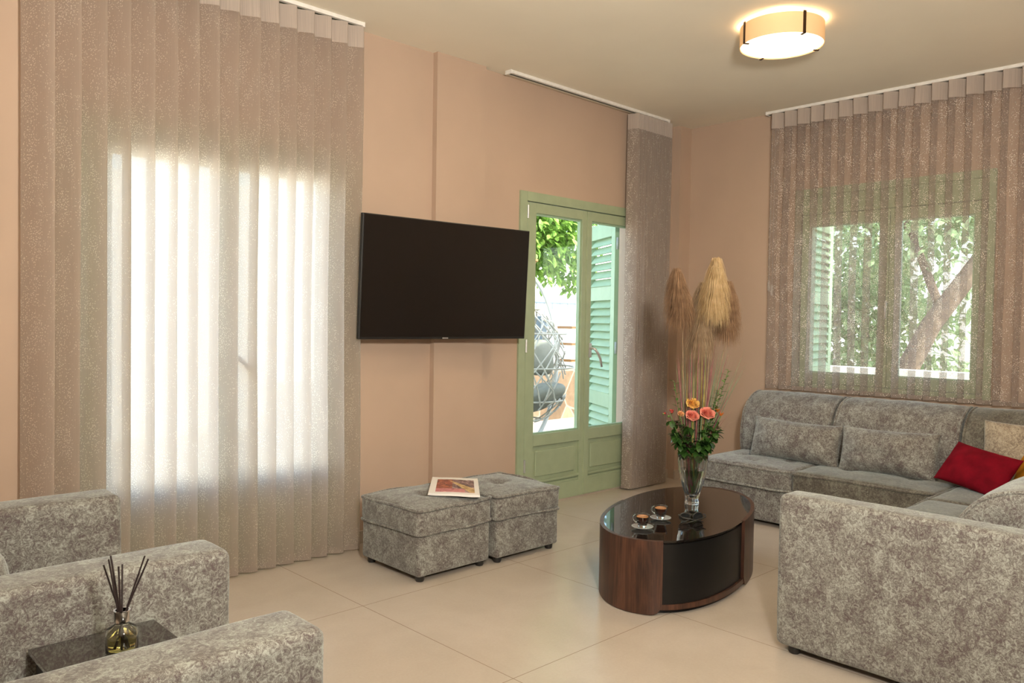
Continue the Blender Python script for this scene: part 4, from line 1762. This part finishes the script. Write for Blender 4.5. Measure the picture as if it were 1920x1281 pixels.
pillow('lumbar_cushion', 'long mottled grey cushion on the sofa seat nearest the vase', (5.165, 2.560, 0.530), 0.635, 0.285, 0.22, M['velvet'],
       (0.02, -1, -0.02), (0.30, 0, 1), 1.0, 0.014)
pillow('lumbar_cushion', 'long mottled grey cushion on the middle sofa seat left of the red cushion', (5.165, 1.945, 0.530), 0.600, 0.30, 0.22, M['velvet'],
       (0.02, -1, 0.02), (0.30, 0, 1), 4.0, 0.014)
pillow('lumbar_cushion', 'mottled grey cushion with warm lamplight in its colour, leaning on the back in the sofa corner behind the red cushion', (5.275, 1.180, 0.590), 0.54, 0.39, 0.14, M['velvet_warm_lit'],
       (0.06, -1, 0.0), (0.26, 0, 1), 7.0, 0.012)
pillow('red_cushion', 'dark red velvet cushion lying in the sofa corner', (5.035, 1.405, 0.520), 0.42, 0.27, 0.13, M['red_velvet'],
       (-0.45, -1, -0.12), (0.75, -0.15, 1), 2.0, 0.005)
pillow('mustard_cushion', 'mustard yellow cushion right of the red cushion at the picture edge', (5.08, 1.075, 0.590), 0.40, 0.40, 0.13, M['mustard_velvet'],
       (-0.55, -1, 0.50), (0.55, -0.55, 1), 5.0, 0.005)


# ------------------------------------------------------------------ armchairs
def armchair(label, xend, y0, y1, arms, seed, back=0.0):
    """chair facing +x; arms = two (y0, y1) pairs"""
    x0 = xend - 0.88
    t = thing('armchair', label, 'armchair', (xend - 0.44, (y0 + y1) / 2, 0), 0, 'velvet armchairs')
    O = Vector((xend - 0.44, (y0 + y1) / 2, 0))

    def pt(bm, x, y, z):
        return xf(bm, Matrix.Translation(Vector((x, y, z)) - O))
    iy0, iy1 = arms[0][1], arms[1][0]
    for (a, b), xe in zip(arms, (xend, xend)):
        hx, hy = (xe - x0) / 2, (b - a) / 2
        bm = soft(hx, hy, 0.3075, 0.026, (12, 4, 8), (0.004, 0.003, 0.004), wrinkle=0.0025, seed=seed + a)
        link_mesh('armrest', pt(bm, (xe + x0) / 2, (a + b) / 2, 0.03 + 0.3075), M['velvet'], t, smooth=True)
    hy = (iy1 - iy0) / 2 - 0.002
    cy = (iy0 + iy1) / 2
    bm = soft(0.42, hy, 0.105, 0.02, (8, 8, 4))
    link_mesh('base', pt(bm, x0 + 0.44, cy, 0.03 + 0.105), M['velvet'], t, smooth=True)
    bm = soft(0.34, hy - 0.003, 0.075, 0.03, (14, 14, 4), (0.006, 0, 0.02), wrinkle=0.004, seed=seed)
    link_mesh('seat_cushion', pt(bm, x0 + 0.52, cy, 0.315), M['velvet'], t, smooth=True)
    bm = soft(0.115, hy - 0.003, 0.20, 0.08, (6, 14, 8), (0.02, 0, 0.012), wrinkle=0.005, seed=seed)
    bc = xf(bm, Matrix.Rotation(R(-8), 4, 'Y'))
    link_mesh('back_cushion', pt(bc, x0 + 0.262 - back, cy, 0.503 - back * 0.6), M['velvet'], t, smooth=True)
    bm = soft(0.07, hy, 0.33, 0.03, (4, 10, 8))
    link_mesh('backrest', pt(bm, x0 + 0.075, cy, 0.03 + 0.34), M['velvet'], t, smooth=True)
    for xx in (x0 + 0.06, xend - 0.06):
        for yy in ((arms[0][0] + arms[0][1]) / 2, (arms[1][0] + arms[1][1]) / 2):
            bm = bmesh.new()
            lathe(bm, [(0, 0), (0.019, 0), (0.023, 0.008), (0.024, 0.036), (0, 0.036)], 16)
            link_mesh('foot', pt(bm, xx, yy, 0), M['foot'], t, smooth=True, auto=40)
    return t


armchair('grey velvet armchair by the curtain, its two thick arms seen beyond the little table', 1.015, 2.225, 3.345, [(2.225, 2.405), (3.165, 3.345)], 3.0)
armchair('grey velvet armchair nearest the camera, one thick arm showing at the lower left', 0.915, 0.60, 1.700, [(0.60, 0.78), (1.525, 1.700)], 9.0, 0.10)

# side table between the armchairs
t = thing('side_table', 'small dark smoked-glass side table squeezed between the two armchairs', 'side table', (0.64, 1.985, 0))
link_mesh('tabletop', rbox(-0.150, 0.150, -0.225, 0.225, 0.488, 0.500, 0.002), M['smoked_top'], t)
for sx in (-1, 1):
    link_mesh('side_panel', rbox(sx * 0.128 - 0.010, sx * 0.128 + 0.010, -0.20, 0.20, 0.0, 0.488, 0.002), M['black_lacquer'], t)
link_mesh('lower_shelf', rbox(-0.118, 0.118, -0.19, 0.19, 0.12, 0.14, 0.002), M['black_lacquer'], t)

# reed diffuser on the side table
BX, BY, BZ = 0.655, 2.045, 0.500
t = thing('reed_diffuser', 'glass reed diffuser bottle with black reeds on the side table', 'reed diffuser', (BX, BY, BZ))
bm = bmesh.new()
lathe(bm, [(0, 0.0005), (0.033, 0.0005), (0.0365, 0.004), (0.0365, 0.050), (0.033, 0.060), (0.018, 0.069), (0.0155, 0.073), (0.0155, 0.098), (0.0165, 0.100),
           (0.0130, 0.100), (0.0130, 0.072), (0.030, 0.058), (0.0335, 0.048), (0.0335, 0.008), (0.030, 0.005), (0, 0.005)], 48)
link_mesh('bottle', bm, M['bottle_glass'], t, smooth=True)
bm = bmesh.new()
lathe(bm, [(0, 0.0056), (0.0295, 0.0056), (0.0330, 0.0085), (0.0330, 0.040), (0, 0.040)], 40)
link_mesh('oil', bm, M['oil'], t, smooth=True, auto=50)
bm = bmesh.new()
lathe(bm, [(0.0162, 0.076), (0.0180, 0.076), (0.0182, 0.099), (0.0195, 0.101), (0.0195, 0.104), (0.0150, 0.104), (0.0162, 0.100), (0.0162, 0.076)], 36)
link_mesh('collar', bm, M['chrome'], t, smooth=True, auto=40)
RP = 1 / 757.0
for (tx, tz) in ((187, 1059), (202, 1050), (204, 1039), (208, 1041), (222, 1057), (230, 1052), (271, 1036), (274, 1044)):
    dx = (tx - 229) * RP
    zt = 0.100 + (1140 - tz) * RP * 1.0
    top = RT * dx + FW * (0.01 * ((tx * 7) % 5 - 2))
    a = Vector((top.x * -0.35, top.y * -0.35, 0.010))
    neck = Vector((top.x, top.y, 0))
    if neck.length > 0.0105:
        neck = neck.normalized() * 0.0085
    bm = bmesh.new()
    tube(bm, [(neck.x * -1.4, neck.y * -1.4, 0.010), (neck.x, neck.y, 0.098), (top.x, top.y, zt)], 0.0021, 8)
    link_mesh('reed', bm, M['reed'], t, smooth=True, auto=40)

# wall socket
t = thing('wall_socket', 'dark wall socket plate low on the wall beside the gathered curtain', 'socket', (5.60, WY, 0.30))
link_mesh('plate', rbox(-0.04, 0.04, -0.012, 0, -0.04, 0.04, 0.004), M['socket'], t)
bm = bmesh.new()
lathe(bm, [(0, 0.0), (0.018, 0.0), (0.018, 0.004), (0, 0.004)], 24)
link_mesh('socket_insert', xf(bm, Matrix.Translation((0, -0.012, 0)) @ Matrix.Rotation(R(90), 4, 'X')), M['foot'], t, smooth=True, auto=40)

# ------------------------------------------------------------------ outside
bm = bmesh.new()
box(bm, -8, WX + 0.25 + 0.0, WY + 0.25, 16, -0.25, -0.05)
box(bm, WX + 0.25, 18, -6, 16, -0.25, -0.05)
o = link_mesh('terrace_ground', bm, M['terrace'])
tag(o, 'pale paved ground outside the house', 'ground', kind='structure')

# stone wall right of the egg chair, white house wall beyond
bm = bmesh.new()
box(bm, 4.0, 12.5, 7.6, 7.95, -0.05, 0.62)
tag(link_mesh('stone_wall', bm, M['stone']), 'low rubble stone wall outside beyond the hanging chair', 'stone wall')
bm = bmesh.new()
box(bm, 5.0, 14.0, 10.2, 10.5, -0.05, 2.45)
tag(link_mesh('garden_wall', bm, M['white_wall']), 'white garden wall behind the railing outside the green door', 'wall')
bm = bmesh.new()
box(bm, -4.0, 4.5, 9.2, 9.5, -0.05, 2.9)  # unseen wall, added so the leftmost curtain glows brighter
tag(link_mesh('garden_wall', bm, M['white_wall']), 'unseen white wall added outside to throw light on the leftmost curtain', 'wall')
t = thing('steel_railing', 'thin dark steel railing in front of the white wall outside', 'railing', (9.0, 9.6, 0.9))
for z in (0.35, 0.75, 0.0):
    bm = bmesh.new()
    tube(bm, [(-1.6, 0, z), (1.8, 0, z)], 0.018, 6)
    link_mesh('rail', bm, M['blue_grey'], t)
for k in range(18):
    bm = bmesh.new()
    tube(bm, [(-1.6 + k * 0.2, 0, -0.95), (-1.6 + k * 0.2, 0, 0.78)], 0.010, 6)
    link_mesh('baluster', bm, M['blue_grey'], t)
t = thing('garden_pillar', 'white stepped pillar at the right of the view through the left door pane', 'pillar', (9.55, 8.5, 0))
for k in range(6):
    link_mesh('block', rbox(-0.28, 0.28, -0.2, 0.2, 0.0 + 0.26 * k - 0.05, 0.26 * k + 0.17, 0.02), M['white_wall'], t)
link_mesh('core', rbox(-0.23, 0.23, -0.16, 0.16, -0.05, 1.45, 0.01), M['terracotta'], t)
bm = bmesh.new()
bm2 = rbox(-0.05, 0.05, -0.2, 0.2, 0, 1.45, 0.01)
tag(link_mesh('blue_panel', bm2, M['blue_grey'], None, loc=(8.45, 8.3, -0.05)), 'pale blue-grey board standing by the garden pillar outside', 'panel')
bm.free()


# hanging egg chair
EX, EY, EZ = 5.99, 6.02, 0.86
t = thing('egg_chair', 'white rattan hanging egg chair outside the left door pane', 'hanging chair', (EX, EY, EZ))
rr = random.Random(8)
A_, B_ = 0.52, 0.62


def egg(th, ph, k=1.0):
    return Vector((A_ * k * math.sin(ph) * math.cos(th), A_ * k * math.sin(ph) * math.sin(th), B_ * k * math.cos(ph)))


bm = bmesh.new()
for fam in range(64):
    th0 = rr.random() * 2 * PI
    tw = rr.choice((-1, 1)) * rr.uniform(0.5, 2.2)
    p0, p1 = rr.uniform(0.15, 0.9), rr.uniform(1.9, 3.0)
    pts = []
    for k in range(22):
        s = k / 21
        ph = p0 + (p1 - p0) * s
        th = th0 + tw * s
        if math.cos(th + 0.9) > 0.80 and ph < 2.1:
            if len(pts) > 2:
                tube(bm, pts, 0.0085, 5)
            pts = []
            continue
        pts.append(egg(th, ph, 1 + 0.01 * math.sin(k)))
    if len(pts) > 2:
        tube(bm, pts, 0.0085, 5)
for ph in (0.3, 1.0, 1.6, 2.2, 2.8):
    tube(bm, [egg(2 * PI * k / 40, ph) for k in range(40)], 0.010, 5, closed=True)
link_mesh('rattan_basket', bm, M['rattan'], t, smooth=True)
bm = bmesh.new()
pts = []
for k in range(25):
    a = R(75 - 150 * k / 24)
    pts.append((-0.10 + 0.70 * math.cos(a), 0.10, 0.02 + 1.02 * math.sin(a)))
pts = [(-0.22, 0.08, 1.02)] + pts
tube(bm, pts, 0.024, 10)
link_mesh('curved_stand', bm, M['grey_metal'], t, smooth=True)
bm = bmesh.new()
tube(bm, [(0.65 * math.cos(2 * PI * k / 32) * 0.8, 0.65 * math.sin(2 * PI * k / 32) * 0.8, -0.885) for k in range(32)], 0.024, 8, closed=True)
link_mesh('ring_foot', bm, M['grey_metal'], t, smooth=True)
bm = bmesh.new()
tube(bm, [(-0.02, 0.02, 0.62), (-0.10, 0.05, 1.03)], 0.009, 6)
link_mesh('hanging_link', bm, M['grey_metal'], t, smooth=True)
for (lab, cx, cy, cz, hx, hy, hz, rx, rz_) in (('dark grey seat cushion low in the hanging chair', 6.16, 5.98, 0.50, 0.30, 0.28, 0.10, -25, 20),
                                              ('grey back cushion upright in the middle of the hanging chair', 6.20, 6.02, 0.93, 0.16, 0.20, 0.085, 70, -35)):
    bm = soft(hx, hy, hz, min(hx, hy) * 0.75, (10, 10, 4), (0, 0, 0.03), wrinkle=0.006, seed=cz)
    xf(bm, Matrix.Rotation(R(rz_), 4, 'Z') @ Matrix.Rotation(R(rx), 4, 'X'))
    tag(link_mesh('chair_cushion', bm, M['grey_cushion'], None, smooth=True, loc=(cx, cy, cz)), lab, 'cushion')


t = thing('hanging_pot', 'orange terracotta hanging pot among the leaves outside the door', 'pot', (6.62, 6.7, 1.93))
bm = bmesh.new()
lathe(bm, [(0, 0.0), (0.10, 0.0), (0.15, 0.10), (0.165, 0.10), (0.165, 0.125), (0.14, 0.125), (0.09, 0.02), (0, 0.02)], 24)
link_mesh('pot_body', bm, M['terracotta'], t, smooth=True, auto=40)
bm = bmesh.new()
for k in range(3):
    a = 2 * PI * k / 3
    tube(bm, [(0.15 * math.cos(a), 0.15 * math.sin(a), 0.12), (0, 0, 0.75)], 0.004, 5)
link_mesh('pot_hanger', bm, M['foot'], t)


def tree(name, label, base, trunk_pts, radii, blobs, nleaf, L, mat, seed):
    t = thing(name, label, 'tree', base)
    O = Vector(base)
    bm = bmesh.new()
    for pts, rad in zip(trunk_pts, radii):
        tube(bm, [Vector(p) - O for p in pts], rad, 10)
    link_mesh('trunk', bm, M['trunk'], t, smooth=True)
    rr = random.Random(seed)
    bm = bmesh.new()
    tot = sum(b[3] ** 2 for b in blobs)
    for (x, y, z, r) in blobs:
        for i in range(int(nleaf * r * r / tot)):
            d = Vector((rr.gauss(0, 1), rr.gauss(0, 1), rr.gauss(0, 1))).normalized()
            p = Vector((x, y, z)) + d * r * (0.45 + 0.6 * rr.random()) - O
            leaf(bm, p, Vector((d.x * 0.6 + rr.uniform(-.8, .8), d.y * 0.6 + rr.uniform(-.8, .8), rr.uniform(-1.0, 0.4))),
                 Vector((rr.uniform(-.5, .5), rr.uniform(-.5, .5), 1)), L * rr.uniform(0.7, 1.25), L * 0.5, 0.2, 3)
    link_mesh('foliage', bm, mat, t, smooth=True)


tree('citrus_tree', 'leafy green citrus tree hanging over the hanging chair outside the door', (6.6, 7.35, -0.05),
     [[(6.5, 7.35, -0.05), (6.35, 7.25, 1.2), (6.5, 7.2, 2.3), (6.9, 7.2, 3.0)], [(6.4, 7.2, 1.9), (5.8, 7.0, 2.8)]], [[0.10, 0.085, 0.07, 0.04], [0.05, 0.03]],
     [(6.5, 7.1, 2.75, 0.75), (7.2, 7.2, 2.9, 0.75), (7.5, 7.3, 2.35, 0.42), (6.9, 7.0, 2.35, 0.45), (5.9, 7.1, 2.7, 0.75), (6.3, 6.9, 2.2, 0.35), (7.9, 7.4, 3.0, 0.6), (7.1, 7.0, 3.6, 0.9),
      (7.45, 7.2, 2.05, 0.22), (7.25, 7.0, 2.55, 0.55), (7.85, 7.1, 2.5, 0.5), (7.9, 7.1, 2.05, 0.28), (7.2, 7.0, 2.0, 0.25), (8.0, 7.2, 1.85, 0.16)],
     9000, 0.115, M['leaf'], 4)
tree('olive_tree', 'tree with a slanting grey trunk outside the sofa window', (8.3, 2.95, -0.05),
     [[(8.3, 3.05, -0.05), (8.25, 2.95, 0.9), (8.2, 2.72, 1.35), (8.25, 2.50, 1.70), (8.3, 2.25, 2.1), (8.4, 2.0, 2.9)], [(8.22, 2.65, 1.5), (8.5, 3.0, 2.2), (8.6, 3.4, 2.9)]],
     [[0.13, 0.11, 0.095, 0.09, 0.08, 0.05], [0.045, 0.035, 0.02]],
     [(8.6, 3.3, 2.35, 0.55), (8.4, 2.7, 2.4, 0.50), (8.7, 2.2, 2.5, 0.55), (9.0, 3.9, 2.2, 0.8), (9.6, 3.0, 2.0, 0.9), (9.4, 3.9, 1.4, 0.65), (8.9, 2.3, 3.1, 0.9), (8.7, 3.3, 3.1, 0.9),
      (9.9, 4.4, 2.2, 0.8), (9.7, 3.4, 1.35, 0.5)],
     6000, 0.12, M['leaf2'], 9)
tree('garden_shrub', 'bushy green shrub at the left behind the olive trunk outside the sofa window', (9.6, 4.3, -0.05),
     [[(9.6, 4.3, -0.05), (9.55, 4.25, 0.9)]], [[0.05, 0.03]],
     [(9.5, 4.4, 1.1, 0.6), (9.3, 3.8, 0.75, 0.45), (9.9, 4.0, 1.6, 0.6), (10.0, 3.3, 0.75, 0.4)], 2400, 0.11, M['leaf2'], 12)
bm = bmesh.new()
box(bm, 12.0, 12.3, -4, 9.5, -0.05, 2.3)
tag(link_mesh('garden_wall', bm, M['white_wall']), 'white wall far behind the trees outside the sofa window', 'wall')
bm = bmesh.new()
box(bm, 7.6, 7.8, -2, 5.6, -0.05, 0.93)
tag(link_mesh('garden_wall', bm, M['white_wall']), 'low pale wall just outside the sofa window below the trees', 'wall')
